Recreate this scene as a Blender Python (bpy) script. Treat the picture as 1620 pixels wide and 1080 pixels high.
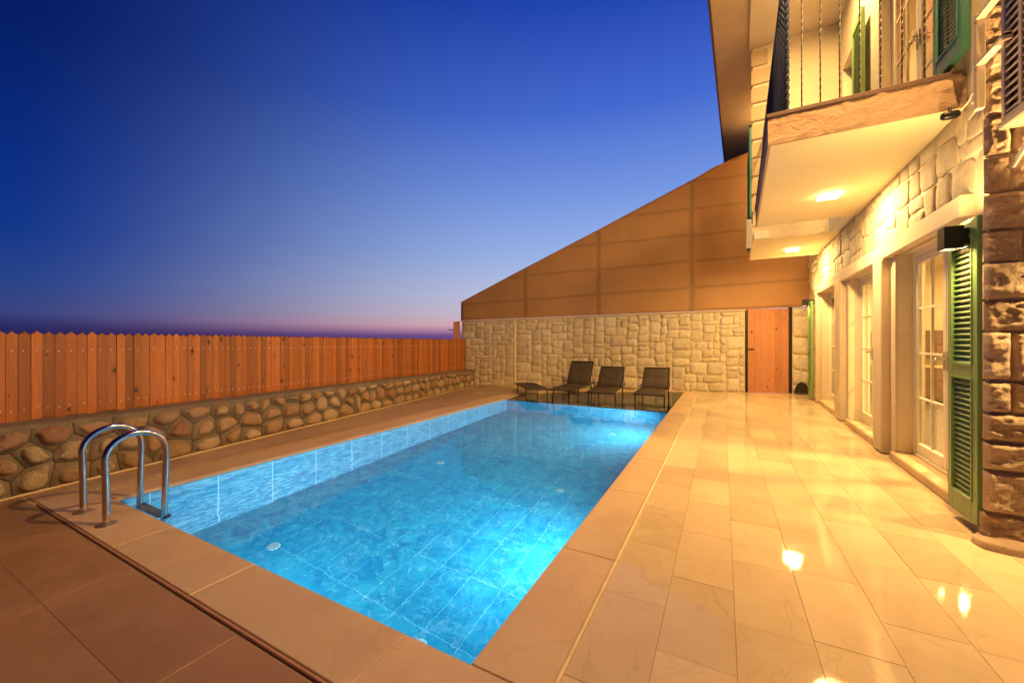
import bpy, math, random
from mathutils import Vector, noise, Matrix
R = math.radians
scn = bpy.context.scene
for o in list(bpy.data.objects): bpy.data.objects.remove(o)

# ---------------------------------------------------------------- camera
EYE = 1.3
cd = bpy.data.cameras.new("Camera"); cam = bpy.data.objects.new("Camera", cd)
scn.collection.objects.link(cam); scn.camera = cam
cd.sensor_width = 36.0; cd.lens = 622/1620*36; cd.shift_y = 0.0012
cd.clip_start = 0.05; cd.clip_end = 6000
cam.location = (0, 0, EYE); cam.rotation_euler = (R(90), 0, R(28.2))

# ---------------------------------------------------------------- exposure
vs = scn.view_settings
vs.view_transform = 'Standard'; vs.look = 'None'; vs.exposure = 0.0; vs.gamma = 1.0
vs.use_curve_mapping = False

# ---------------------------------------------------------------- dusk sky
def lin(c):
    return tuple(((v/255)/12.92 if v/255 <= 0.04045 else ((v/255+0.055)/1.055)**2.4) for v in c)+(1,)
world = bpy.data.worlds.new("World"); scn.world = world; world.use_nodes = True
nt = world.node_tree; nt.nodes.clear()
def N(t, ty, **k):
    n = t.nodes.new(ty)
    for a, b in k.items(): setattr(n, a, b)
    return n
def L(t, a, b): t.links.new(a, b)
wo = N(nt, 'ShaderNodeOutputWorld'); bg = N(nt, 'ShaderNodeBackground'); L(nt, bg.outputs[0], wo.inputs[0])
tc = N(nt, 'ShaderNodeTexCoord'); sep = N(nt, 'ShaderNodeSeparateXYZ'); L(nt, tc.outputs['Generated'], sep.inputs[0])
def ramp(t, stops, interp='LINEAR'):
    n = N(t, 'ShaderNodeValToRGB'); e = n.color_ramp.elements; n.color_ramp.interpolation = interp
    while len(e) > 1: e.remove(e[-1])
    e[0].position = stops[0][0]; e[0].color = stops[0][1]
    for p, c in stops[1:]:
        q = e.new(p); q.color = c
    return n
rA = ramp(nt, [(0, lin((92, 70, 132))), (.018, lin((120, 86, 148))), (.030, lin((196, 140, 172))), (.044, lin((232, 182, 188))), (.07, lin((216, 198, 212))),
               (.12, lin((196, 202, 230))), (.22, lin((158, 184, 238))), (.35, lin((120, 154, 230))), (.5, lin((72, 110, 213))), (.65, lin((34, 72, 180))), (1, lin((16, 44, 130)))])
rB = ramp(nt, [(0, lin((36, 32, 80))), (.025, lin((46, 44, 98))), (.05, lin((62, 72, 134))), (.10, lin((42, 70, 144))), (.18, lin((20, 58, 144))), (.3, lin((10, 46, 132))), (.47, lin((5, 30, 104))), (1, lin((3, 16, 64)))])
rC = ramp(nt, [(0, lin((22, 22, 46))), (.3, lin((8, 20, 56))), (1, lin((4, 12, 40)))])
for r in (rA, rB, rC): L(nt, sep.outputs['Z'], r.inputs[0])
# cosine of the azimuth from the sunset
hv = N(nt, 'ShaderNodeCombineXYZ'); L(nt, sep.outputs['X'], hv.inputs[0]); L(nt, sep.outputs['Y'], hv.inputs[1])
nrm = N(nt, 'ShaderNodeVectorMath', operation='NORMALIZE'); L(nt, hv.outputs[0], nrm.inputs[0])
dt = N(nt, 'ShaderNodeVectorMath', operation='DOT_PRODUCT'); L(nt, nrm.outputs[0], dt.inputs[0])
saz = R(-3); dt.inputs[1].default_value = (-math.sin(saz), math.cos(saz), 0)
m1 = N(nt, 'ShaderNodeMapRange', interpolation_type='SMOOTHSTEP'); L(nt, dt.outputs['Value'], m1.inputs[0])
m1.inputs[1].default_value = 0.10; m1.inputs[2].default_value = 1.0
m2 = N(nt, 'ShaderNodeMapRange', interpolation_type='SMOOTHSTEP'); L(nt, dt.outputs['Value'], m2.inputs[0])
m2.inputs[1].default_value = -0.6; m2.inputs[2].default_value = 0.25
x1 = N(nt, 'ShaderNodeMix', data_type='RGBA'); L(nt, m2.outputs[0], x1.inputs[0]); L(nt, rC.outputs[0], x1.inputs[6]); L(nt, rB.outputs[0], x1.inputs[7])
x2 = N(nt, 'ShaderNodeMix', data_type='RGBA'); L(nt, m1.outputs[0], x2.inputs[0]); L(nt, x1.outputs[2], x2.inputs[6]); L(nt, rA.outputs[0], x2.inputs[7])
L(nt, x2.outputs[2], bg.inputs[0]); bg.inputs[1].default_value = 0.95

# ---------------------------------------------------------------- lamps helper
WARM = (1.0, 0.62, 0.21)
def area(name, loc, direction, size, power, color, parent=None, spread=180, shape='DISK', size_y=None):
    d = bpy.data.lights.new(name, 'AREA'); d.shape = shape; d.size = size
    if size_y: d.size_y = size_y
    d.energy = power; d.color = color; d.spread = R(spread)
    o = bpy.data.objects.new(name, d); scn.collection.objects.link(o)
    v = Vector(direction).normalized()
    o.rotation_euler = v.to_track_quat('-Z', 'Y').to_euler()
    place(o, loc, parent)
    return o
def wloc(o):
    v = Vector((0, 0, 0))
    while o: v += o.location; o = o.parent
    return v
def place(o, loc, parent):
    if parent:
        o.parent = parent; o.location = Vector(loc) - wloc(parent)
    else: o.location = loc

# ---------------------------------------------------------------- materials
MATS = {}
def newmat(name):
    m = bpy.data.materials.new(name); m.use_nodes = True; t = m.node_tree
    b = t.nodes['Principled BSDF']; MATS[name] = m
    return m, t, b
def coords(t, kind='Object', scale=(1, 1, 1), rot=(0, 0, 0), loc=(0, 0, 0)):
    c = N(t, 'ShaderNodeTexCoord'); mp = N(t, 'ShaderNodeMapping'); L(t, c.outputs[kind], mp.inputs[0])
    mp.inputs['Scale'].default_value = scale; mp.inputs['Rotation'].default_value = rot; mp.inputs['Location'].default_value = loc
    return mp.outputs[0]
def nz(t, vec, scale, detail=6, rough=.55, dist=0):
    n = N(t, 'ShaderNodeTexNoise'); L(t, vec, n.inputs['Vector']); n.inputs['Scale'].default_value = scale
    n.inputs['Detail'].default_value = detail; n.inputs['Roughness'].default_value = rough; n.inputs['Distortion'].default_value = dist
    return n
def mixc(t, fac, a, b, mode='MIX'):
    n = N(t, 'ShaderNodeMix', data_type='RGBA', blend_type=mode)
    for i, v in ((0, fac), (6, a), (7, b)):
        if isinstance(v, (int, float)): n.inputs[i].default_value = v
        elif isinstance(v, tuple): n.inputs[i].default_value = v if len(v) == 4 else v+(1,)
        else: L(t, v, n.inputs[i])
    return n.outputs[2]
def mr(t, v, a, b, c=0, d=1):
    n = N(t, 'ShaderNodeMapRange'); L(t, v, n.inputs[0])
    for i, q in enumerate((a, b, c, d)): n.inputs[i+1].default_value = q
    return n.outputs[0]
def bump(t, b, h, strength, dist=.01):
    n = N(t, 'ShaderNodeBump'); n.inputs['Strength'].default_value = strength; n.inputs['Distance'].default_value = dist
    L(t, h, n.inputs['Height']); L(t, n.outputs[0], b.inputs['Normal'])
def island(t):
    return N(t, 'ShaderNodeNewGeometry').outputs['Random Per Island']

def simple(name, col, rough=.6, metal=0, var=.12, ns=12, bs=.15, bd=.004, spec=.5):
    m, t, b = newmat(name); v = coords(t)
    n = nz(t, v, ns)
    c = mixc(t, mr(t, n.outputs[0], .3, .7), tuple(x*(1-var) for x in col), tuple(min(1, x*(1+var)) for x in col))
    L(t, c, b.inputs['Base Color']); b.inputs['Roughness'].default_value = rough; b.inputs['Metallic'].default_value = metal
    b.inputs['Specular IOR Level'].default_value = spec
    if bs: bump(t, b, nz(t, v, ns*6).outputs[0], bs, bd)
    return m

def marble(name, base, dark, r0=.10, r1=.26, tint=.16, spec=.5, vn=.3, st=.14):
    m, t, b = newmat(name); v = coords(t)
    isl = island(t)
    # shift the pattern slab by slab
    ad = N(t, 'ShaderNodeVectorMath', operation='MULTIPLY_ADD'); L(t, v, ad.inputs[0]); ad.inputs[1].default_value = (1, 1, 1)
    cx = N(t, 'ShaderNodeCombineXYZ'); mu = N(t, 'ShaderNodeMath', operation='MULTIPLY'); L(t, isl, mu.inputs[0]); mu.inputs[1].default_value = 37
    L(t, mu.outputs[0], cx.inputs[0]); L(t, mu.outputs[0], cx.inputs[2]); L(t, cx.outputs[0], ad.inputs[2])
    vv = ad.outputs[0]
    n1 = nz(t, vv, 2.6, 8, .6, .6); n2 = nz(t, vv, 9, 8, .65, 1.4); n3 = nz(t, vv, 1.6, 5, .5, 1.2)
    c = mixc(t, mr(t, n1.outputs[0], .32, .72), base, dark)
    # thin veins
    ab = N(t, 'ShaderNodeMath', operation='SUBTRACT'); L(t, n3.outputs[0], ab.inputs[0]); ab.inputs[1].default_value = .5
    aa = N(t, 'ShaderNodeMath', operation='ABSOLUTE'); L(t, ab.outputs[0], aa.inputs[0])
    vein = mr(t, aa.outputs[0], 0.0, .012, vn, 0)
    c = mixc(t, vein, c, tuple(x*.55 for x in dark))
    c = mixc(t, mr(t, n2.outputs[0], .62, .78, 0, .35), c, tuple(x*.5 for x in dark))
    n4 = nz(t, v, 11, 4, .6); c = mixc(t, mr(t, n4.outputs[0], .735, .76, 0, .6), c, (.10, .06, .035))
    n5 = nz(t, v, .7, 5, .6, .5); c = mixc(t, mr(t, n5.outputs[0], .48, .72, 0, st), c, tuple(x*.6 for x in dark))
    # slab tone
    val = mr(t, isl, 0, 1, 1-tint, 1+tint*.5)
    mm = N(t, 'ShaderNodeVectorMath', operation='SCALE'); L(t, c, mm.inputs[0]); L(t, val, mm.inputs['Scale'])
    L(t, mm.outputs[0], b.inputs['Base Color'])
    L(t, mr(t, n2.outputs[0], .3, .75, r0, r1), b.inputs['Roughness'])
    b.inputs['Specular IOR Level'].default_value = spec
    bump(t, b, n2.outputs[0], .06, .004)
    return m

M = {}
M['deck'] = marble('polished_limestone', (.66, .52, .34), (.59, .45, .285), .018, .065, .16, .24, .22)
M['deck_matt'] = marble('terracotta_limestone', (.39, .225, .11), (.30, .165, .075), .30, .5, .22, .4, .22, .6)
M['side'] = marble('side_limestone', (.47, .32, .20), (.38, .25, .15), .3, .45, .12, .4, .12)
M['coping'] = marble('coping_limestone', (.64, .47, .29), (.56, .39, .23), .34, .5, .10, .4, .16, .35)
M['palestrip'] = simple('pale_yellow_strip', (.80, .68, .42), .6, var=.04)
M['ridge'] = simple('joint_ridge', (.66, .52, .32), .5)
M['ridge_red'] = simple('terracotta_ridge', (.36, .17, .10), .6)
M['grout'] = simple('grout', (.48, .34, .19), .8)
M['cream'] = simple('cream_render', (.72, .62, .46), .7, var=.04, ns=5, bs=.25)
M['soffit'] = simple('soffit_paint', (.86, .78, .50), .7, var=.03, ns=3, bs=.15)
M['trim'] = simple('cream_trim', (.66, .55, .41), .6, var=.05, ns=4, bs=.15)
M['white'] = simple('white_paint', (.75, .72, .66), .5, var=.03)
M['pvc'] = simple('white_window_frame', (.78, .72, .58), .35, var=.02, bs=.03)
M['tan'] = simple('tan_render', (.55, .41, .27), .75, var=.08, ns=3)
M['brown'] = simple('dark_brown_edge', (.10, .05, .035), .6)
M['slabedge'] = None
M['black'] = simple('black_metal', (.012, .012, .014), .4, .2, bs=.05)
M['iron'] = simple('dark_iron', (.022, .011, .010), .5, .0, bs=.1)
M['navy'] = simple('navy_iron', (.012, .018, .05), .5, .3, bs=.1)
M['green'] = simple('green_paint', (.20, .34, .13), .38, var=.08, ns=5, bs=.08)
M['green_dark'] = simple('dark_green_paint', (.035, .14, .10), .4, var=.08, ns=5, bs=.08)
M['teal'] = simple('teal_paint', (.03, .20, .19), .4)
M['brass'] = simple('brushed_flange', (.42, .33, .22), .45, .8, var=.1)
M['steel'] = simple('polished_steel', (.62, .60, .57), .14, 1, var=.04, bs=.01)
M['palegrey'] = simple('pale_grey_plastic', (.55, .52, .46), .5)
M['greyplastic'] = simple('grey_plastic', (.35, .36, .38), .5)
M['sling'] = None
M['acwhite'] = simple('ac_casing', (.52, .42, .34), .45, var=.04)
M['dirt'] = simple('dry_ground', (.10, .08, .055), .95, var=.3, ns=.8)
M['concrete'] = simple('concrete', (.36, .31, .26), .85, var=.12, ns=4, bs=.4)
M['cab'] = simple('dark_cabinet', (.12, .055, .035), .35)
M['curtain'] = simple('cream_curtain', (.74, .66, .50), .85, var=.05, ns=3)
M['orange'] = simple('orange_curtain', (.75, .33, .16), .85, var=.08, ns=3)

# plastered slab edge with trowel marks
m, t, b = newmat('rough_plaster'); M['slabedge'] = m
v = coords(t, scale=(1, 1, 1.5)); n = nz(t, v, 7, 9, .72, .7)
L(t, mixc(t, mr(t, n.outputs[0], .3, .75), (.42, .27, .18), (.52, .35, .24)), b.inputs['Base Color']); b.inputs['Roughness'].default_value = .8
bump(t, b, n.outputs[0], .9, .03)

# stones
def stonemat(name, cols, rough=.75, bs=.5, ns=14, bd=.008, dk=.55):
    m, t, b = newmat(name); v = coords(t); isl = island(t)
    rr = ramp(t, [(i/len(cols), lin255) for i, lin255 in enumerate(cols)], 'CONSTANT'); L(t, isl, rr.inputs[0])
    n = nz(t, v, ns, 8, .65, .4); n2 = nz(t, v, ns*3.5, 6, .7)
    c = mixc(t, mr(t, n.outputs[0], .3, .75, 0, dk), rr.outputs[0], (.16, .11, .07), 'MIX')
    c = mixc(t, mr(t, n2.outputs[0], .35, .65, .0, .35), c, (.8, .7, .5), 'SOFT_LIGHT')
    L(t, c, b.inputs['Base Color']); b.inputs['Roughness'].default_value = rough
    ad = N(t, 'ShaderNodeMath', operation='ADD'); L(t, n.outputs[0], ad.inputs[0]); L(t, n2.outputs[0], ad.inputs[1])
    bump(t, b, ad.outputs[0], bs, bd)
    return m
M['pale'] = stonemat('pale_limestone', [(.74, .66, .54, 1), (.68, .60, .49, 1), (.76, .69, .58, 1), (.62, .54, .44, 1), (.71, .62, .49, 1)], ns=12, bs=.7)
M['palejoint'] = simple('pale_mortar', (.66, .58, .45), .85, var=.1, ns=10, bs=.4)
M['rubble'] = stonemat('brown_fieldstone', [(.42, .27, .15, 1), (.50, .34, .19, 1), (.40, .25, .14, 1), (.46, .29, .16, 1), (.36, .18, .11, 1), (.52, .40, .25, 1), (.44, .28, .15, 1), (.56, .42, .28, 1)], ns=9, bs=1.0, bd=.025)
M['mortar'] = simple('grey_mortar', (.19, .145, .10), .9, var=.18, ns=7, bs=.7, bd=.01)
M['groove'] = simple('pointing_groove', (.06, .042, .03), .95)
M['quoin'] = stonemat('rough_quoin', [(.64, .46, .34, 1), (.56, .40, .29, 1), (.68, .50, .38, 1)], ns=26, bs=.9, bd=.012, dk=.28)
M['uppers'] = stonemat('house_fieldstone', [(.64, .55, .41, 1), (.58, .49, .36, 1), (.68, .58, .44, 1), (.52, .42, .30, 1)], ns=9, bs=.6, bd=.012)

# wood
def wood(name, cols, rough=.55, knots=True, axis=2, va=(.60, 1.22)):
    m, t, b = newmat(name); isl = island(t)
    sc = [9, 9, 9]; sc[axis] = .7
    v = coords(t)
    ad = N(t, 'ShaderNodeVectorMath', operation='ADD'); L(t, v, ad.inputs[0])
    cx = N(t, 'ShaderNodeCombineXYZ'); mu = N(t, 'ShaderNodeMath', operation='MULTIPLY'); L(t, isl, mu.inputs[0]); mu.inputs[1].default_value = 23
    L(t, mu.outputs[0], cx.inputs[axis]); L(t, cx.outputs[0], ad.inputs[1])
    mp = N(t, 'ShaderNodeMapping'); L(t, ad.outputs[0], mp.inputs[0]); mp.inputs['Scale'].default_value = sc
    n = nz(t, mp.outputs[0], 3.0, 8, .6, .8); n2 = nz(t, mp.outputs[0], 12, 4, .6, .2)
    c = mixc(t, mr(t, n.outputs[0], .3, .7), cols[0], cols[1])
    c = mixc(t, mr(t, n2.outputs[0], .45, .75, 0, .5), c, cols[2])
    if knots:
        k = N(t, 'ShaderNodeTexVoronoi'); mk = N(t, 'ShaderNodeMapping'); L(t, ad.outputs[0], mk.inputs[0])
        ks = [5.5, 0, 5.5]; ks[axis] = 3.2; mk.inputs['Scale'].default_value = ks
        k.voronoi_dimensions = '2D'; s1 = N(t, 'ShaderNodeSeparateXYZ'); c1 = N(t, 'ShaderNodeCombineXYZ'); L(t, mk.outputs[0], s1.inputs[0]); L(t, s1.outputs['X'], c1.inputs[0]); L(t, s1.outputs['Z'], c1.inputs[1]); L(t, c1.outputs[0], k.inputs['Vector']); k.inputs['Scale'].default_value = 1.0
        # only some cells carry a knot
        sp = N(t, 'ShaderNodeSeparateColor'); L(t, k.outputs['Color'], sp.inputs[0])
        has = mr(t, sp.outputs[0], .60, .61); sz = mr(t, sp.outputs[1], 0, 1, .022, .10)
        lt = N(t, 'ShaderNodeMath', operation='DIVIDE'); L(t, k.outputs['Distance'], lt.inputs[0]); L(t, sz, lt.inputs[1])
        core = mr(t, lt.outputs[0], .6, 1.15, 1, 0)
        halo = mr(t, lt.outputs[0], .8, 2.6, .45, 0)
        q = N(t, 'ShaderNodeMath', operation='MULTIPLY'); L(t, core, q.inputs[0]); L(t, has, q.inputs[1])
        q2 = N(t, 'ShaderNodeMath', operation='MULTIPLY'); L(t, halo, q2.inputs[0]); L(t, has, q2.inputs[1])
        c = mixc(t, q2.outputs[0], c, tuple(x*.5 for x in cols[1])); c = mixc(t, q.outputs[0], c, (.035, .012, .008))
    val = mr(t, isl, 0, 1, *va)
    mm = N(t, 'ShaderNodeVectorMath', operation='SCALE'); L(t, c, mm.inputs[0]); L(t, val, mm.inputs['Scale'])
    L(t, mm.outputs[0], b.inputs['Base Color']); b.inputs['Roughness'].default_value = rough
    bump(t, b, n2.outputs[0], .15, .004)
    return m
M['wood'] = wood('cedar_boards', ((.50, .175, .036), (.39, .12, .025), (.25, .07, .016)))
M['doorwood'] = wood('door_boards', ((.54, .245, .13), (.47, .195, .095), (.36, .13, .065)), va=(.88, 1.08))

# sling fabric: open weave, half see-through
m, t, b = newmat('brown_sling_mesh'); M['sling'] = m
v = coords(t); n = nz(t, v, 30)
L(t, mixc(t, n.outputs[0], (.040, .026, .020), (.062, .040, .031)), b.inputs['Base Color']); b.inputs['Roughness'].default_value = .7
tr = N(t, 'ShaderNodeBsdfTransparent'); mx = N(t, 'ShaderNodeMixShader'); mx.inputs[0].default_value = .27
L(t, b.outputs[0], mx.inputs[1]); L(t, tr.outputs[0], mx.inputs[2]); L(t, mx.outputs[0], t.nodes['Material Output'].inputs[0])

# canvas
def canvasmat(name, k):
    m, t, b = newmat(name); v = coords(t); n = nz(t, v, .6, 6, .55, .6); n2 = nz(t, coords(t, scale=(1, 1, 1)), 2.2, 4)
    c = mixc(t, mr(t, n.outputs[0], .3, .7), tuple(x*k for x in (.37, .195, .088)), tuple(x*k for x in (.44, .24, .11)))
    if k == 1.0:      # shadow of the frame behind the cloth, painted as dark bands
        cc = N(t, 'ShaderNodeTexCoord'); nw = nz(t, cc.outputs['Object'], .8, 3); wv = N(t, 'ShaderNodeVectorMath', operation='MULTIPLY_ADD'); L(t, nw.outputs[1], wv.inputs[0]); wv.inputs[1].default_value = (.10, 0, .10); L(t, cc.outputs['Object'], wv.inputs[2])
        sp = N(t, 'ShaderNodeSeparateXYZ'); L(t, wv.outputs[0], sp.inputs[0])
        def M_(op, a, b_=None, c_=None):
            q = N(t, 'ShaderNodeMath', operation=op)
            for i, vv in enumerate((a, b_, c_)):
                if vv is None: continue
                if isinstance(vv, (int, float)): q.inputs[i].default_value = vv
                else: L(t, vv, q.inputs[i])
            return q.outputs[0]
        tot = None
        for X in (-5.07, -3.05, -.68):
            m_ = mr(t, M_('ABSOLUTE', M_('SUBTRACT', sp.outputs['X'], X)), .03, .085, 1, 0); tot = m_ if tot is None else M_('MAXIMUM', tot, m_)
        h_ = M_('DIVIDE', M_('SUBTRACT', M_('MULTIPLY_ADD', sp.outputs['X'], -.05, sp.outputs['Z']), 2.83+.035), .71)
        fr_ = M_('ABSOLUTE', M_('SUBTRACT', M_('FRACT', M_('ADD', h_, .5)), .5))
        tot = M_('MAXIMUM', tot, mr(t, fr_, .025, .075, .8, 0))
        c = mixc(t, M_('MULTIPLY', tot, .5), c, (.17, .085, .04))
    L(t, c, b.inputs['Base Color']); b.inputs['Roughness'].default_value = .62
    b.inputs['Sheen Weight'].default_value = .1
    bump(t, b, n2.outputs[0], .35, .06)
    return m
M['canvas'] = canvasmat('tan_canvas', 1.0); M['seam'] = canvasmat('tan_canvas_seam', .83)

# glass
m, t, b = newmat('window_glass'); M['glass'] = m; t.nodes.remove(b)
gl = N(t, 'ShaderNodeBsdfGlossy'); gl.inputs['Roughness'].default_value = .02
tr = N(t, 'ShaderNodeBsdfTransparent'); tr.inputs[0].default_value = (.96, .96, .93, 1)
lw = N(t, 'ShaderNodeLayerWeight'); pw_ = N(t, 'ShaderNodeMath', operation='POWER'); L(t, lw.outputs['Facing'], pw_.inputs[0]); pw_.inputs[1].default_value = 5
fr = N(t, 'ShaderNodeMath', operation='MULTIPLY_ADD'); L(t, pw_.outputs[0], fr.inputs[0]); fr.inputs[1].default_value = .9; fr.inputs[2].default_value = .04; lw.inputs[0].default_value = .5; mx = N(t, 'ShaderNodeMixShader')
L(t, fr.outputs[0], mx.inputs[0]); L(t, tr.outputs[0], mx.inputs[1]); L(t, gl.outputs[0], mx.inputs[2]); L(t, mx.outputs[0], t.nodes['Material Output'].inputs[0])

# pool water
m, t, b = newmat('pool_water'); M['water'] = m; t.nodes.remove(b)
g = N(t, 'ShaderNodeBsdfRefraction'); g.inputs['IOR'].default_value = 1.333; g.inputs['Roughness'].default_value = 0.0; g.inputs[0].default_value = (.90, .98, 1, 1)
gg = N(t, 'ShaderNodeBsdfGlossy'); gg.inputs['Roughness'].default_value = 0.02
fr = N(t, 'ShaderNodeFresnel'); fr.inputs[0].default_value = 1.333; mx = N(t, 'ShaderNodeMixShader')
v = coords(t); n = nz(t, v, 5.0, 3, .5, .5); n2 = nz(t, v, 17, 2, .5, .2)
ad = N(t, 'ShaderNodeMath', operation='MULTIPLY_ADD'); L(t, n2.outputs[0], ad.inputs[0]); ad.inputs[1].default_value = .25; L(t, n.outputs[0], ad.inputs[2])
bp = N(t, 'ShaderNodeBump'); bp.inputs['Strength'].default_value = .07; bp.inputs['Distance'].default_value = .03; L(t, ad.outputs[0], bp.inputs['Height'])
for q in (g, gg, fr): L(t, bp.outputs[0], q.inputs['Normal'])
L(t, fr.outputs[0], mx.inputs[0]); L(t, g.outputs[0], mx.inputs[1]); L(t, gg.outputs[0], mx.inputs[2]); L(t, mx.outputs[0], t.nodes['Material Output'].inputs[0])

# pool tile. rot turns wall tiles into the texture's plane
XR = Matrix(((0, 1, 0), (0, 0, 1), (1, 0, 0))).to_euler('XYZ')
def tile(name, rot, bw, bh, c0, c1, wave=False, off=(0, 0, 0), groutc=(.14, .48, .60), ms=.0024):
    m, t, b = newmat(name); v = coords(t, rot=rot, loc=off)
    bk = N(t, 'ShaderNodeTexBrick'); bk.offset = 0.0; bk.squash = 1
    L(t, v, bk.inputs['Vector']); bk.inputs['Scale'].default_value = 1; bk.inputs['Brick Width'].default_value = bw; bk.inputs['Row Height'].default_value = bh
    bk.inputs['Mortar Size'].default_value = ms; bk.inputs['Mortar Smooth'].default_value = .3
    if wave:
        mp = N(t, 'ShaderNodeMapping'); L(t, v, mp.inputs[0]); mp.inputs['Scale'].default_value = (2.2, 9, 2.2)
        n = nz(t, mp.outputs[0], 2.6, 8, .68, 1.6); lo, hi = .44, .58
    else:
        n = nz(t, v, 4.5, 12, .76, 1.0); lo, hi = .38, .64
    n2 = nz(t, v, 1.3, 3); n3 = nz(t, v, 8, 12, .72, 1.6)
    c = mixc(t, mr(t, n.outputs[0], lo, hi), c0, c1)
    c = mixc(t, mr(t, n2.outputs[0], .35, .7, 0, .3), c, c0)
    if not wave: c = mixc(t, mr(t, n3.outputs[0], .52, .70, 0, .36), c, (.34, .66, .76))
    c = mixc(t, bk.outputs['Fac'], c, groutc)
    L(t, c, b.inputs['Base Color']); b.inputs['Roughness'].default_value = .3
    return m
M['tfloor'] = tile('pool_floor_tile', (0, 0, 0), .30, .60, (.004, .19, .38), (.03, .38, .54), off=(.1, .2, 0))
M['twallx'] = tile('pool_wall_tile_side', tuple(XR), .54, 1.41, (.004, .23, .48), (.22, .66, .80), True, ms=.006, groutc=(.42, .80, .90), off=(.06, .03, 0))
M['twally'] = tile('pool_wall_tile_end', (R(-90), 0, 0), .54, 1.41, (.008, .20, .42), (.20, .60, .76), True, ms=.006, off=(0, .03, 0))
M['tshelf'] = tile('shelf_tile', (0, 0, 0), .3, .3, (.07, .07, .065), (.17, .15, .12), groutc=(.12, .10, .08))

def emis(name, col, s):
    m, t, b = newmat(name); b.inputs['Base Color'].default_value = col+(1,)
    b.inputs['Emission Color'].default_value = col+(1,); b.inputs['Emission Strength'].default_value = s; M[name] = m
    return m
emis('lamp_glow', (1, .74, .34), 42)

# patterned interior floor
m, t, b = newmat('patterned_floor_tile'); M['ptile'] = m
v = coords(t); vo = N(t, 'ShaderNodeTexVoronoi', feature='F1', distance='CHEBYCHEV'); vo.inputs['Randomness'].default_value = 0; vo.inputs['Scale'].default_value = 6
L(t, v, vo.inputs['Vector']); 
w = N(t, 'ShaderNodeTexWave', wave_type='RINGS'); L(t, v, w.inputs['Vector']); w.inputs['Scale'].default_value = 3
c = mixc(t, mr(t, vo.outputs['Distance'], .20, .24), (.16, .17, .18), (.62, .58, .48)); c = mixc(t, mr(t, vo.outputs['Distance'], .34, .36), c, (.2, .2, .2))
L(t, c, b.inputs['Base Color']); b.inputs['Roughness'].default_value = .25

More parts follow.
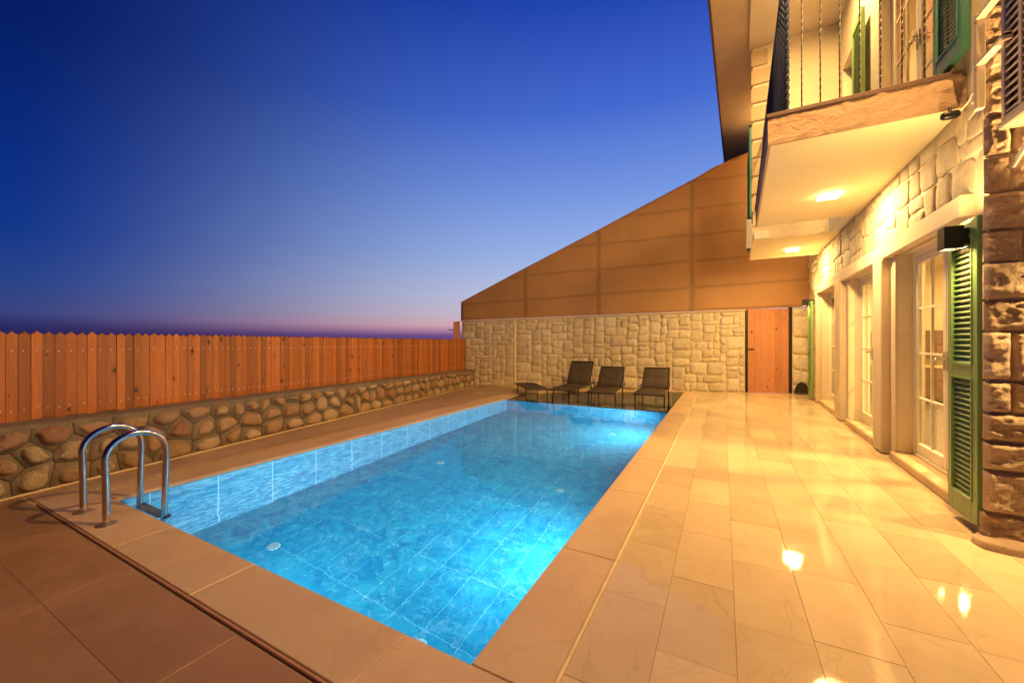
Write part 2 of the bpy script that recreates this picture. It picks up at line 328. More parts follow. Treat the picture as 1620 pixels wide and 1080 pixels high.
# ---------------------------------------------------------------- mesh builder
class MB:
    def __init__(s, xf=None): s.v = []; s.f = []; s.mi = []; s.sm = []; s.xf = xf
    def add(s, vs, fs, mi=0, smooth=False):
        k = len(s.v); s.v += [tuple(p) for p in vs]
        for f in fs: s.f.append(tuple(i+k for i in f)); s.mi.append(mi); s.sm.append(smooth)
    def box(s, a, b, mi=0, seg=1, ax=1):
        (x0, y0, z0), (x1, y1, z1) = a, b
        s.add([(x0, y0, z0), (x1, y0, z0), (x1, y1, z0), (x0, y1, z0), (x0, y0, z1), (x1, y0, z1), (x1, y1, z1), (x0, y1, z1)],
              [(0, 3, 2, 1), (4, 5, 6, 7), (0, 1, 5, 4), (1, 2, 6, 5), (2, 3, 7, 6), (3, 0, 4, 7)], mi)
    def cbox(s, a, b, c=.008, mi=0):
        """box with chamfered edges"""
        (x0, y0, z0), (x1, y1, z1) = a, b
        lo = [min(x0, x1), min(y0, y1), min(z0, z1)]; hi = [max(x0, x1), max(y0, y1), max(z0, z1)]
        c = min(c, min(hi[i]-lo[i] for i in range(3))*.3)
        vs = {}; L_ = []
        def vid(cor, ax):
            k = (cor, ax)
            if k not in vs:
                p = [0, 0, 0]
                for i in range(3):
                    e = hi[i] if cor[i] else lo[i]
                    if i != ax: e += -c if cor[i] else c
                    p[i] = e
                vs[k] = len(L_); L_.append(tuple(p))
            return vs[k]
        F_ = []
        for ax in range(3):
            o1, o2 = (ax+1) % 3, (ax+2) % 3
            for sd in (0, 1):
                q = []
                for (u, w) in ((0, 0), (1, 0), (1, 1), (0, 1)):
                    cor = [0, 0, 0]; cor[ax] = sd; cor[o1] = u; cor[o2] = w; q.append(vid(tuple(cor), ax))
                F_.append(tuple(q if sd else q[::-1]))
        for ax in range(3):
            o1, o2 = (ax+1) % 3, (ax+2) % 3
            for u in (0, 1):
                for w in (0, 1):
                    c0 = [0]*3; c1 = [0]*3; c0[ax] = 0; c1[ax] = 1; c0[o1] = c1[o1] = u; c0[o2] = c1[o2] = w
                    q = [vid(tuple(c0), o1), vid(tuple(c1), o1), vid(tuple(c1), o2), vid(tuple(c0), o2)]
                    F_.append(tuple(q if (u == w) else q[::-1]))
        for u in (0, 1):
            for v_ in (0, 1):
                for w in (0, 1):
                    q = [vid((u, v_, w), a_) for a_ in range(3)]
                    F_.append(tuple(q if (u+v_+w) % 2 else q[::-1]))
        s.add(L_, F_, mi)
    def tube(s, pts, r, n=10, mi=0, caps=True, smooth=True):
        pts = [Vector(p) for p in pts]; rings = []; up = None
        for i, p in enumerate(pts):
            d = (pts[min(i+1, len(pts)-1)]-pts[max(i-1, 0)]).normalized()
            if up is None:
                up = d.orthogonal().normalized()
            up = (up-d*up.dot(d)).normalized(); sd = d.cross(up)
            rr = r[i] if isinstance(r, (list, tuple)) else r
            rings.append([p+(up*math.cos(2*math.pi*k/n)+sd*math.sin(2*math.pi*k/n))*rr for k in range(n)])
        vs = [q for g_ in rings for q in g_]; fs = []
        for i in range(len(pts)-1):
            for k in range(n):
                a = i*n+k; b_ = i*n+(k+1) % n
                fs.append((a, b_, b_+n, a+n))
        s.add(vs, fs, mi, smooth)
        if caps: s.add(rings[0], [tuple(range(n))[::-1]], mi); s.add(rings[-1], [tuple(range(n))], mi)
    def lathe(s, c, prof, n=24, mi=0, axis='Z'):
        vs = []; fs = []
        for (r, z) in prof:
            for k in range(n):
                a = 2*math.pi*k/n; x, y = r*math.cos(a), r*math.sin(a)
                p = (x, y, z) if axis == 'Z' else ((z, x, y) if axis == 'X' else (x, z, y))
                vs.append((c[0]+p[0], c[1]+p[1], c[2]+p[2]))
        for i in range(len(prof)-1):
            for k in range(n): fs.append((i*n+k, i*n+(k+1) % n, (i+1)*n+(k+1) % n, (i+1)*n+k))
        s.add(vs, fs, mi, True)
    def prism(s, poly, n0, n1, fn, mi=0):
        """poly: 2D points; fn(u, v, depth) -> 3D"""
        k = len(poly); vs = [fn(u, v, n0) for u, v in poly]+[fn(u, v, n1) for u, v in poly]
        fs = [tuple(range(k))[::-1], tuple(range(k, 2*k))]+[(i, (i+1) % k, k+(i+1) % k, k+i) for i in range(k)]
        s.add(vs, fs, mi)
    def build(s, name, mats, parent=None, loc=None, subdiv_noise=None):
        vs = [s.xf(*p) for p in s.v] if s.xf else s.v
        me = bpy.data.meshes.new(name)
        base = Vector(loc) if loc else Vector((0, 0, 0))
        me.from_pydata([tuple(Vector(p)-base) for p in vs], [], s.f)
        if not isinstance(mats, (list, tuple)): mats = [mats]
        for q in mats: me.materials.append(q)
        me.polygons.foreach_set('material_index', s.mi); me.polygons.foreach_set('use_smooth', s.sm)
        me.update()
        import bmesh
        bm = bmesh.new(); bm.from_mesh(me); bmesh.ops.recalc_face_normals(bm, faces=bm.faces); bm.to_mesh(me); bm.free()
        o = bpy.data.objects.new(name, me); scn.collection.objects.link(o)
        if parent is not None:
            o.parent = parent
            o.location = base-wloc(parent) if not parent.get('local') else base
        else: o.location = base
        return o
def tag(o, label, cat, group=None):
    o['label'] = label; o['category'] = cat
    if group: o['group'] = group
    return o
def thing(name, loc, label, cat, group=None, rz=0, local=False):
    o = bpy.data.objects.new(name, None); scn.collection.objects.link(o); o.location = loc; o.rotation_euler = (0, 0, rz)
    o.empty_display_size = .2
    if local: o['local'] = 1
    return tag(o, label, cat, group)
def struct(o, kind='structure'): o['kind'] = kind; return o
def copy_tree(o, parent=None):
    c = o.copy(); scn.collection.objects.link(c)
    if parent: c.parent = parent
    for ch in [q for q in bpy.data.objects if q.parent == o]: copy_tree(ch, c)
    return c

# ================================================================ SETTING
# sheets of ground and deck
g_ = MB(); nseg = 48
g_.add([(0, 0, -1.75)]+[(3000*math.cos(2*math.pi*k/nseg), 3000*math.sin(2*math.pi*k/nseg), -1.75) for k in range(nseg)], [(0, k+1, (k+1) % nseg+1) for k in range(nseg)])
struct(g_.build('ground', M['dirt']))

PX0, PX1, PY0, PY1 = -4.49, -.88, 1.305, 8.12       # deep pool
WZ = -.035                                          # water level
SH = [(PX0, PY1), (PX1, PY1), (-.90, 11.50), (-3.55, 9.98), (-4.49, 9.30)]   # shallow shelf
def slabs(mb, x0, x1, y0, y1, w, l, along='Y', z=0.0, seed=1, gap=.0011, th=.03):
    rng = random.Random(seed)
    A0, A1, B0, B1 = (x0, x1, y0, y1) if along == 'Y' else (y0, y1, x0, x1)
    a = A0
    while a < A1-.01:
        a2 = min(a+w, A1); b = B0-rng.random()*l
        while b < B1-.01:
            b2 = b+l; p, q = max(b, B0), min(b2, B1)
            if q-p > .02:
                zz = z+rng.uniform(-.0007, .0007)
                if along == 'Y': mb.cbox((a+gap/2, p+gap/2, z-th), (a2-gap/2, q-gap/2, zz), .0012)
                else: mb.cbox((p+gap/2, a+gap/2, z-th), (q-gap/2, a2-gap/2, zz), .0012)
            b = b2
        a = a2
def bed(name, rects):
    b = MB()
    for (x0, x1, y0, y1) in rects: b.box((x0, y0, -1.7), (x1, y1, -.006))
    return b
sl = MB(); slabs(sl, -.55, 3.05, 1.0, 12.9, .30, .60, 'Y', 0, 4); slabs(sl, -.55, 3.05, -4.0, .998, .30, .60, 'Y', 0, 9)
d1 = sl.build('house_deck', M['deck']); struct(d1)
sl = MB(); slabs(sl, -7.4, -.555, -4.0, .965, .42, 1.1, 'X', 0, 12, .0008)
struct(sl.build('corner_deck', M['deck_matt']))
sl = MB(); slabs(sl, -7.6, -4.94, .99, 10.1, .42, .9, 'Y', 0, 5)
struct(sl.build('side_deck', M['side']))
# far-left landing between the shallow shelf and the stone wall
pl = MB(); pl.prism([(-4.94, 9.30), (-4.49, 9.30), (-3.55, 9.98), (-.90, 11.50), (-.56, 11.50), (-.56, 12.3), (-8, 10.2), (-8, 10.102), (-4.94, 10.102)], -.35, 0, lambda u, v, n: (u, v, n))
struct(pl.build('back_landing', M['coping']))
b = bed('bed', [(-.555, 4.2, -5.0, 13.2), (PX1+.002, -.555, 1.0, 13.2), (-8.2, -.555, -5.0, 1.303), (-8.2, PX0-.002, 1.303, 10.0)])
struct(b.build('terrace_base', M['grout']))

# coping
def coping_run(mb, fixed0, fixed1, a, bnd, axis, seed):
    rng = random.Random(seed); p = a
    while p < bnd-.01:
        q = min(p+rng.uniform(.95, 1.3), bnd)
        if bnd-q < .3: q = bnd
        if axis == 'Y': mb.cbox((fixed0, p+.0012, -.03), (fixed1, q-.0012, .0015), .004)
        else: mb.cbox((p+.0012, fixed0, -.03), (q-.0012, fixed1, .0015), .004)
        p = q
cp = MB()
coping_run(cp, PX1-.02, -.572, PY0+.0205, 11.49, 'Y', 3)
coping_run(cp, 1.0, PY0-.001+.02, PX0-.0, -.572, 'X', 7)
coping_run(cp, PX0-.30, PX0+.02, PY0+.024, 9.29, 'Y', 11)
cp.cbox((PX0-.45, 1.0, -.03), (PX0-.004, PY0+.018, .0012), .004)
struct(cp.build('pool_coping', M['coping']))
rd = MB(); rd.tube([(-.560, 1.0, .000), (-.560, 12.0, .000)], .011, 8); struct(rd.build('coping_ridge', M['ridge']))
rd = MB(); rd.tube([(-4.85, .982, -.001), (-.57, .982, -.001)], .008, 8); struct(rd.build('joint_ridge', M['ridge_red']))
# overflow grate: slots across a channel
gt = MB(); y = 1.36; gt.box((-4.925, 1.34, -.05), (-4.80, 9.28, -.012), 1)
while y < 9.27:
    gt.box((-4.92, y, -.012), (-4.805, y+.013, .002)); y += .026
for xx in (-4.93, -4.865, -4.807): gt.box((xx, 1.34, -.011), (xx+.012, 9.28, .004))
o = gt.build('overflow_grate', [M['coping'], M['groove']]); tag(o, 'long slotted overflow grate set in the deck beside the left pool edge', 'drain grate')

# pool shell
SZ = -.15; PZ = -1.37
ps = MB()
ps.add([(PX0, PY0, PZ), (PX1, PY0, PZ), (PX1, PY1, PZ), (PX0, PY1, PZ)], [(0, 1, 2, 3)], 0)
ps.add([(PX0, PY0, PZ), (PX0, PY1, PZ), (PX0, PY1, -.03), (PX0, PY0, -.03)], [(0, 1, 2, 3)], 1)
ps.add([(PX1, PY0, PZ), (PX1, PY1, PZ), (PX1, PY1, -.03), (PX1, PY0, -.03)], [(3, 2, 1, 0)], 1)
ps.add([(PX0, PY0, PZ), (PX1, PY0, PZ), (PX1, PY0, -.03), (PX0, PY0, -.03)], [(3, 2, 1, 0)], 2)
ps.add([(PX0, PY1, PZ), (PX1, PY1, PZ), (PX1, PY1, SZ), (PX0, PY1, SZ)], [(0, 1, 2, 3)], 2)
k = len(SH); ps.add([(x, y, SZ) for x, y in SH], [tuple(range(k))], 3)
ps.add([(x, y, SZ) for x, y in SH]+[(x, y, -.03) for x, y in SH], [(i, (i+1) % k, k+(i+1) % k, k+i) for i in range(1, k)], 3)
me = bpy.data.meshes.new('pool_basin'); me.from_pydata(ps.v, [], ps.f)
for q in ('tfloor', 'twallx', 'twally', 'tshelf'): me.materials.append(M[q])
me.polygons.foreach_set('material_index', ps.mi); me.update()
o = bpy.data.objects.new('pool_basin', me); scn.collection.objects.link(o); struct(o)
wt = MB(); wt.add([(PX0, PY0, WZ), (PX1, PY0, WZ)]+[(x, y, WZ) for x, y in SH[1:]], [tuple(range(2+len(SH)-1))])
me = bpy.data.meshes.new('water'); me.from_pydata(wt.v, [], wt.f); me.materials.append(M['water']); me.update()
o = bpy.data.objects.new('water', me); scn.collection.objects.link(o); struct(o)

M['inlet'] = simple('pale_blue_plastic', (.22, .50, .58), .4, var=.02)
# floor fittings of the pool
DR = [(-3.68, 2.17, 'white round pool floor inlet nearest the ladder'), (-3.64, 4.56, 'white round pool floor inlet in the blue left middle of the pool'),
      (-1.78, 4.57, 'white round pool floor inlet in the dark green patch by the right edge'), (-1.85, 2.09, 'white round pool floor inlet at the near edge of the pool'),
      (-1.76, 7.16, 'white round pool floor inlet nearest the loungers')]
def drain(x, y, lab):
    t_ = thing('floor_inlet', (x, y, PZ), lab, 'pool inlet', 'round inlets on the pool floor')
    d = MB(); d.lathe((0, 0, 0), [(0, .014), (.04, .014), (.05, .010), (.055, .001)], 28); t_['local'] = 1
    d.build('cover', M['inlet'], t_)
    s_ = MB()
    for k in range(-3, 4): s_.box((k*.012-.002, -.03, .0145), (k*.012+.002, .03, .0165))
    s_.build('slot', M['greyplastic'], t_)
for a_ in DR: drain(*a_)

# underwater lights
def pool_light(y, lab, pw):
    t_ = thing('pool_light', (PX1, y, -.55), lab, 'pool light', 'underwater lights in the pool walls')
    d = MB(); d.lathe((PX1, y, -.55), [(.125, 0), (.125, -.012), (.105, -.022), (.10, -.010)], 28, axis='X'); d.build('bezel', M['white'], t_)
    d = MB(); d.lathe((PX1, y, -.55), [(.098, -.008), (.06, -.016), (.001, -.018)], 24, axis='X'); d.build('lens', M['pool_glow'], t_)
    area('pool_lamp', (PX1-.03, y, -.55), (-1, .0, -.12), .18, pw, (.84, .97, 1.0), t_, 165)
emis('pool_glow', (.6, .85, 1), 3)
pool_light(3.25, 'underwater light in the right pool wall nearest the viewer', 74)
pool_light(7.15, 'underwater light in the right pool wall nearer the loungers', 80)

# an added third light, unseen below the near coping, to even out the pool
nl_ = thing('pool_light', (-3.0, PY0, -.55), 'added underwater fill light, unseen in the near pool wall below the coping', 'pool light', 'underwater lights in the pool walls')
d = MB(); d.lathe((-3.0, PY0, -.55), [(.125, 0), (.125, .012), (.105, .022), (.10, .010)], 28, axis='Y'); d.build('bezel', M['white'], nl_)
d = MB(); d.lathe((-3.0, PY0, -.55), [(.098, .008), (.06, .016), (.001, .018)], 24, axis='Y'); d.build('lens', M['pool_glow'], nl_)
area('pool_lamp', (-3.0, PY0+.03, -.55), (0, 1, -.05), .18, 22, (.84, .97, 1.0), nl_, 165)

# ================================================================ STONE HELPERS
def chaikin(P, r=.25):
    Q = []
    for i in range(len(P)):
        a, c = Vector(P[i]), Vector(P[(i+1) % len(P)])
        Q.append(tuple(a.lerp(c, r))); Q.append(tuple(a.lerp(c, 1-r)))
    return Q
def pillow(mb, poly, fn, h, n0=0.0, mi=0, jig=.004, rng=random, prof=((0, 0), (.05, .62), (.14, .93), (.55, 1.0))):
    c = Vector((sum(p[0] for p in poly)/len(poly), sum(p[1] for p in poly)/len(poly)))
    vs = []; n = len(poly); rmin = min((Vector(p)-c).length for p in poly)
    sd = rng.random()*50
    for (ins, hh) in prof:
        for p in poly:
            q = Vector(p); d = (q-c); 
            q = q-d.normalized()*min(ins*min(rmin, .12)*1.0, d.length*.9) if ins < .5 else c+d*.42
            e = noise.noise(Vector((q.x*9+sd, q.y*9, sd)))*h*.22 if hh > 0 else 0
            vs.append(fn(q.x, q.y, n0+h*hh+e))
    vs.append(fn(c.x, c.y, n0+h*1.04+noise.noise(Vector((c.x*9+sd, c.y*9, sd)))*h*.2)); k = len(prof); fs = []
    for i in range(k-1):
        for j in range(n): fs.append((i*n+j, i*n+(j+1) % n, (i+1)*n+(j+1) % n, (i+1)*n+j))
    for j in range(n): fs.append(((k-1)*n+j, (k-1)*n+(j+1) % n, k*n))
    mb.add(vs, fs, mi, True)
def pack(nu, nv, rng, sizes):
    occ = [[0]*nv for _ in range(nu)]; out = []
    for j in range(nv):
        for i in range(nu):
            if occ[i][j]: continue
            ss = sizes[:]; rng.shuffle(ss)
            for (a, b_) in ss+[(1, 1)]:
                if i+a <= nu and j+b_ <= nv and all(not occ[i+p][j+q] for p in range(a) for q in range(b_)):
                    for p in range(a):
                        for q in range(b_): occ[i+p][j+q] = 1
                    out.append((i, j, a, b_)); break
    return out
def packed_stones(mb, s0, s1, t0, t1, unit, fn, h, seed, gap=.009, sizes=None):
    rng = random.Random(seed)
    ux, uy = unit if isinstance(unit, tuple) else (unit, unit)
    nu = max(1, round((s1-s0)/ux)); nv = max(1, round((t1-t0)/uy)); uu = (s1-s0)/nu; vv = (t1-t0)/nv
    sizes = sizes or [(2, 2), (2, 2), (3, 2), (2, 3), (3, 3), (2, 1), (3, 1), (1, 2), (2, 2), (2, 2)]
    G = [[(s0+i*uu+(rng.uniform(-.22, .22)*uu if 0 < i < nu else 0), t0+j*vv+(rng.uniform(-.2, .2)*vv if 0 < j < nv else 0)) for j in range(nv+1)] for i in range(nu+1)]
    for (i, j, a, b_) in pack(nu, nv, rng, sizes):
        c = [G[i][j], G[i+a][j], G[i+a][j+b_], G[i][j+b_]]
        if a > 1: c.insert(1, G[i+1][j])
        cc = Vector((sum(p[0] for p in c)/len(c), sum(p[1] for p in c)/len(c)))
        P = []
        for p in c:
            q = Vector(p); d = cc-q
            q = q+Vector((math.copysign(gap, d.x) if abs(d.x) > .02 else 0, math.copysign(gap, d.y) if abs(d.y) > .02 else 0)); P.append(tuple(q))
        P = chaikin(P, rng.uniform(.13, .22)); P = chaikin(P, .25)
        pillow(mb, P, fn, h*rng.uniform(.7, 1.5), 0, 0, rng=rng)
def voronoi_cells(pts, box):
    out = []
    for i, p in enumerate(pts):
        poly = [(box[0], box[2]), (box[1], box[2]), (box[1], box[3]), (box[0], box[3])]
        for j, q in enumerate(pts):
            if i == j or (q[0]-p[0])**2+(q[1]-p[1])**2 > 1.2: continue
            mx_, my = (p[0]+q[0])/2, (p[1]+q[1])/2; nx, ny = q[0]-p[0], q[1]-p[1]; new = []
            for k in range(len(poly)):
                a, c = poly[k], poly[(k+1) % len(poly)]
                da = (a[0]-mx_)*nx+(a[1]-my)*ny; dc = (c[0]-mx_)*nx+(c[1]-my)*ny
                if da <= 0: new.append(a)
                if (da < 0 < dc) or (dc < 0 < da):
                    t_ = da/(da-dc); new.append((a[0]+(c[0]-a[0])*t_, a[1]+(c[1]-a[1])*t_))
            poly = new
            if len(poly) < 3: break
        if len(poly) >= 3: out.append(poly)
    return out
def shrink(poly, d):
    """offset a convex polygon inwards"""
    n = len(poly); P = poly
    for k in range(n):
        a, c = poly[k], poly[(k+1) % n]
        ex, ey = c[0]-a[0], c[1]-a[1]; l = math.hypot(ex, ey)
        if l < 1e-6: continue
        nx, ny = ey/l, -ex/l          # outward for ccw
        px, py = a[0]-nx*d, a[1]-ny*d; new = []
        for i in range(len(P)):
            u, w = P[i], P[(i+1) % len(P)]
            du = (u[0]-px)*nx+(u[1]-py)*ny; dw = (w[0]-px)*nx+(w[1]-py)*ny
            if du <= 0: new.append(u)
            if (du < 0 < dw) or (dw < 0 < du):
                t_ = du/(du-dw); new.append((u[0]+(w[0]-u[0])*t_, u[1]+(w[1]-u[1])*t_))
        P = new
        if len(P) < 3: return None
    return P

# ================================================================ LEFT: rubble wall and fence
SW0 = Vector((-5.28, 1.05)); SWd = Vector((-.151, 1)).normalized(); SWn = Vector((SWd.y, -SWd.x))   # n points to the pool
def swf(s, t, n): p = SW0+SWd*s+SWn*n; return (p.x, p.y, t)
def top_at(s): return .585-.0115*s
rb_root = thing('rubble_wall', swf(3, 0, -.2), 'low brown rubble stone wall with mortar joints under the wooden fence', 'stone wall')
rng = random.Random(21); pts = []
rows = [(.10, .29), (.29, .25), (.47, .24)]
for ri, (tz, dx) in enumerate(rows):
    s = -5+rng.random()*.2
    while s < 9.2:
        pts.append((s+rng.uniform(-.05, .05), tz+rng.uniform(-.05, .05))); s += dx*rng.uniform(.55, 1.5)
mo = MB(); st = MB(); gr = MB()
gr.add([swf(-5, -.01, -.001), swf(9.0, -.01, -.001), swf(9.0, top_at(9)-.02, -.001), swf(-5, top_at(-5)-.02, -.001)], [(0, 1, 2, 3)])
for _ in range(1):       # even the cells out a little
    cl_ = voronoi_cells(pts, (-5, 9.0, -.02, .60))
    pts = [(sum(a for a, c in q)/len(q)*.45+p[0]*.55, sum(c for a, c in q)/len(q)*.45+p[1]*.55) for p, q in zip(pts, cl_)] if len(cl_) == len(pts) else pts
for cell in voronoi_cells(pts, (-5, 9.0, -.02, .60)):
    cell = [(a, min(c, top_at(a)-.012)) for a, c in cell]
    o_ = shrink(cell, .0030)
    if not o_: continue
    pillow(mo, o_, swf, .014, 0, rng=rng, prof=((0, 0), (.10, .9), (.5, 1.0)))
    i_ = shrink(cell, rng.uniform(.020, .040))
    if not i_ or len(i_) < 3: continue
    ar = abs(sum(i_[k][0]*i_[(k+1) % len(i_)][1]-i_[(k+1) % len(i_)][0]*i_[k][1] for k in range(len(i_))))/2
    if ar < .0035: continue
    cx_ = sum(a for a, c in i_)/len(i_); cz_ = sum(c for a, c in i_)/len(i_); wx = (max(a for a, c in i_)-min(a for a, c in i_))/2; wz = (max(c for a, c in i_)-min(c for a, c in i_))/2
    i_ = chaikin(i_, .3); bl_ = rng.uniform(.15, .6); new = []
    for a, c in i_:
        an = math.atan2((c-cz_)/max(wz, .01), (a-cx_)/max(wx, .01)); new.append((a*(1-bl_)+(cx_+wx*.92*math.cos(an))*bl_, c*(1-bl_)+(cz_+wz*.92*math.sin(an))*bl_))
    i_ = new
    P = chaikin([(a+rng.uniform(-.012, .012), c+rng.uniform(-.010, .010)) for a, c in i_], .25); P = chaikin([(a+rng.uniform(-.005, .005), c+rng.uniform(-.005, .005)) for a, c in P], .25)
    pillow(st, P, swf, rng.uniform(.028, .055), .010, rng=rng, prof=((0, 0), (.12, .5), (.28, .85), (.46, 1.0), (.55, 1.08)))
gr.build('pointing', M['groove'], rb_root); mo.build('mortar', M['mortar'], rb_root); st.build('fieldstones', M['rubble'], rb_root)
# capping of mortar: gently uneven
cpm = MB(); n_s = 90
for jn, (nn, dz) in enumerate(((.016, -.026), (.010, -.004), (-.06, .006), (-.40, .012))):
    for i in range(n_s+1):
        s = -5+14.0*i/n_s; w = noise.noise(Vector((s*2.3, nn*7, 2)))*.010
        cpm.v.append(swf(s, top_at(s)+dz+w, nn+w*.5))
for j in range(3):
    for i in range(n_s):
        a = j*(n_s+1)+i; cpm.f.append((a, a+1, a+n_s+2, a+n_s+1)); cpm.mi.append(0); cpm.sm.append(True)
cpm.build('capping', M['mortar'], rb_root)
bk = MB(); bk.add([swf(-5, -1.7, -.40), swf(9, -1.7, -.40), swf(9, top_at(9)+.0, -.40), swf(-5, top_at(-5), -.40), swf(-5, -.1, -.004), swf(9, -.1, -.004), swf(9, top_at(9)-.03, -.004), swf(-5, top_at(-5)-.03, -.004)],
    [(0, 3, 2, 1), (4, 5, 6, 7), (0, 4, 7, 3), (1, 2, 6, 5), (0, 1, 5, 4)]); bk.build('core', M['mortar'], rb_root)
ln = MB(); ln.tube([swf(-1, .004, .02), swf(9.0, .004, .02)], .011, 6); ln.build('base_fillet', M['ridge'], rb_root)

M['nail'] = simple('zinc_nails', (.85, .85, .85), .35, .0, var=.02, bs=0)
# fence, local frame: x along the fence, y towards the pool
fo = swf(0, 0, -.30); fence = thing('picket_fence', fo, 'long orange cedar board fence with pointed tops on the rubble wall', 'fence', local=True)
fence.rotation_euler = (0, 0, math.atan2(SWd.y, SWd.x))
rng = random.Random(5); fb = MB(); s = -4.6; FT = 1.405
def fpt(th):
    return lambda u, v, n: (u, n, v)
while s < 8.95:
    w = .075*rng.uniform(.94, 1.05); zb = top_at(s)+.004+rng.uniform(0, .012); zt = FT+rng.uniform(-.006, .006); dy = rng.uniform(-.003, .003)
    lean = rng.uniform(-.002, .002)
    fb.prism([(s+.0015, zb), (s+w-.0015, zb), (s+w-.0015+lean, zt-.027), (s+w*.80+lean, zt-.021), (s+w*.53+lean, zt), (s+w*.47+lean, zt), (s+w*.20+lean, zt-.021), (s+.0015+lean, zt-.027)], -.0-dy, -.020-dy, lambda u, v, n: (u, n, v))
    for zz in (1.225, zb+.10):
        cx_, cz_ = s+w/2+rng.uniform(-.012, .012), zz+rng.uniform(-.008, .008)
        fb.lathe((cx_, -.0205-dy, cz_), [(.0001, -.0034), (.0050, -.0026), (.0062, .002)], 8, 1, axis='Y')
    s += w
fb.build('board_panel', [M['wood'], M['nail']], fence)
for zz in (1.20, .70):
    r_ = MB(); r_.cbox((-4.6, .004, zz), (8.95, .045, zz+.07), .004); r_.build('rail', M['wood'], fence)
for ss in (-4, -2, 0, 2, 4, 6, 8):
    r_ = MB(); r_.cbox((ss, .047, .1), (ss+.08, .12, 1.33), .004); r_.build('post', M['wood'], fence)
# taller boarded return at the far end
ret = thing('fence_return', swf(8.95, 0, -.3), 'tall narrow orange board panel closing the fence against the pale stone wall', 'fence panel')
q = MB(); rng = random.Random(3)
pA = Vector((-7.02, 9.74)); pB = Vector((-7.17, 9.62)); dd = (pB-pA)
for i in range(3):
    a0 = pA+dd*(i/3+.006); a1 = pA+dd*((i+1)/3-.006); nn_ = Vector((dd.y, -dd.x)).normalized()*.02
    q.add([(a0.x, a0.y, .5), (a1.x, a1.y, .5), (a1.x-nn_.x, a1.y-nn_.y, .5), (a0.x-nn_.x, a0.y-nn_.y, .5), (a0.x, a0.y, 1.93), (a1.x, a1.y, 1.93), (a1.x-nn_.x, a1.y-nn_.y, 1.93), (a0.x-nn_.x, a0.y-nn_.y, 1.93)],
          [(0, 3, 2, 1), (4, 5, 6, 7), (0, 1, 5, 4), (1, 2, 6, 5), (2, 3, 7, 6), (3, 0, 4, 7)])
q.build('board_panel', M['doorwood'], ret)
q = MB(); q.cbox((-7.14, 9.76, .45), (-7.07, 9.83, 1.95), .006); q.build('post', M['wood'], ret)
q = MB(); q.tube([(-7.16, 9.62, 1.69), (-7.32, 9.60, 1.69)], .012, 8); q.build('latch', M['black'], ret)

# ================================================================ BACK: pale stone wall, door, canvas
BW0 = Vector((-7.06, 9.916)); BWd = Vector((1.9+5.47, 12.42-10.36)).normalized(); BWn = Vector((BWd.y, -BWd.x))  # towards the viewer
def bwf(s, t, n): p = BW0+BWd*s+BWn*n; return (p.x, p.y, t)
def bs(X): return (X-BW0.x)/BWd.x
sCorner = bs(-5.47); sD0, sD1 = bs(.545), bs(1.515); sEnd = bs(2.05)
def wtop(s): return 1.95+.0255*s
bw = thing('garden_wall', bwf(3.5, 0, 0), 'high pale limestone wall behind the loungers', 'stone wall')
core = MB()
core.add([bwf(0, -.2, 0), bwf(sD0-.03, -.2, 0), bwf(sD0-.03, wtop(sD0), 0), bwf(0, wtop(0), 0), bwf(0, -.2, -.25), bwf(sD0-.03, -.2, -.25), bwf(sD0-.03, wtop(sD0), -.25), bwf(0, wtop(0), -.25)],
         [(0, 1, 2, 3), (5, 4, 7, 6), (3, 2, 6, 7), (1, 5, 6, 2), (4, 0, 3, 7)])
a, c = sD1+.05, sEnd+.4
core.add([bwf(a, -.2, 0), bwf(c, -.2, 0), bwf(c, wtop(a)+.02, 0), bwf(a, wtop(a)+.02, 0), bwf(a, -.2, -.25), bwf(c, -.2, -.25), bwf(c, wtop(a)+.02, -.25), bwf(a, wtop(a)+.02, -.25)],
         [(0, 1, 2, 3), (5, 4, 7, 6), (3, 2, 6, 7), (1, 5, 6, 2), (4, 0, 3, 7)])
core.build('mortar', M['palejoint'], bw)
def warp_top(s, t, n):      # stretch stones to follow the rising top edge
    return bwf(s, t*wtop(s)/2.04, n)
stn = MB(); packed_stones(stn, .01, sCorner-.02, 0, 2.02, (.135, .108), warp_top, .022, 31, .009)
packed_stones(stn, sCorner+.06, sD0-.04, 0, 2.02, (.15, .108), warp_top, .024, 32, .009)
packed_stones(stn, sD1+.06, sEnd+.1, 0, 2.05, .19, warp_top, .030, 33, .012)
stn.build('limestones', M['pale'], bw)
q = MB(); q.add([bwf(sCorner-.02, -.0, .0), bwf(sCorner+.055, -.0, .0), bwf(sCorner+.055, wtop(sCorner), .0), bwf(sCorner-.02, wtop(sCorner), .0),
                 bwf(sCorner-.005, -.0, .035), bwf(sCorner+.04, -.0, .035), bwf(sCorner+.04, wtop(sCorner), .035), bwf(sCorner-.005, wtop(sCorner), .035)],
                [(4, 5, 6, 7), (0, 4, 7, 3), (5, 1, 2, 6), (3, 7, 6, 2)]); q.build('corner_strip', M['palestrip'], bw)
q = MB(); q.add([bwf(-.02, wtop(0)-.004, -.25), bwf(sD0, wtop(sD0)-.004, -.25), bwf(sD0, wtop(sD0)-.004, .045), bwf(-.02, wtop(0)-.004, .045),
                 bwf(-.02, wtop(0)+.022, -.25), bwf(sD0, wtop(sD0)+.022, -.25), bwf(sD0, wtop(sD0)+.022, .045), bwf(-.02, wtop(0)+.022, .045)],
                [(0, 3, 2, 1), (4, 5, 6, 7), (3, 7, 6, 2), (2, 6, 5, 1), (0, 4, 7, 3)]); q.build('top_flashing', M['trim'], bw)

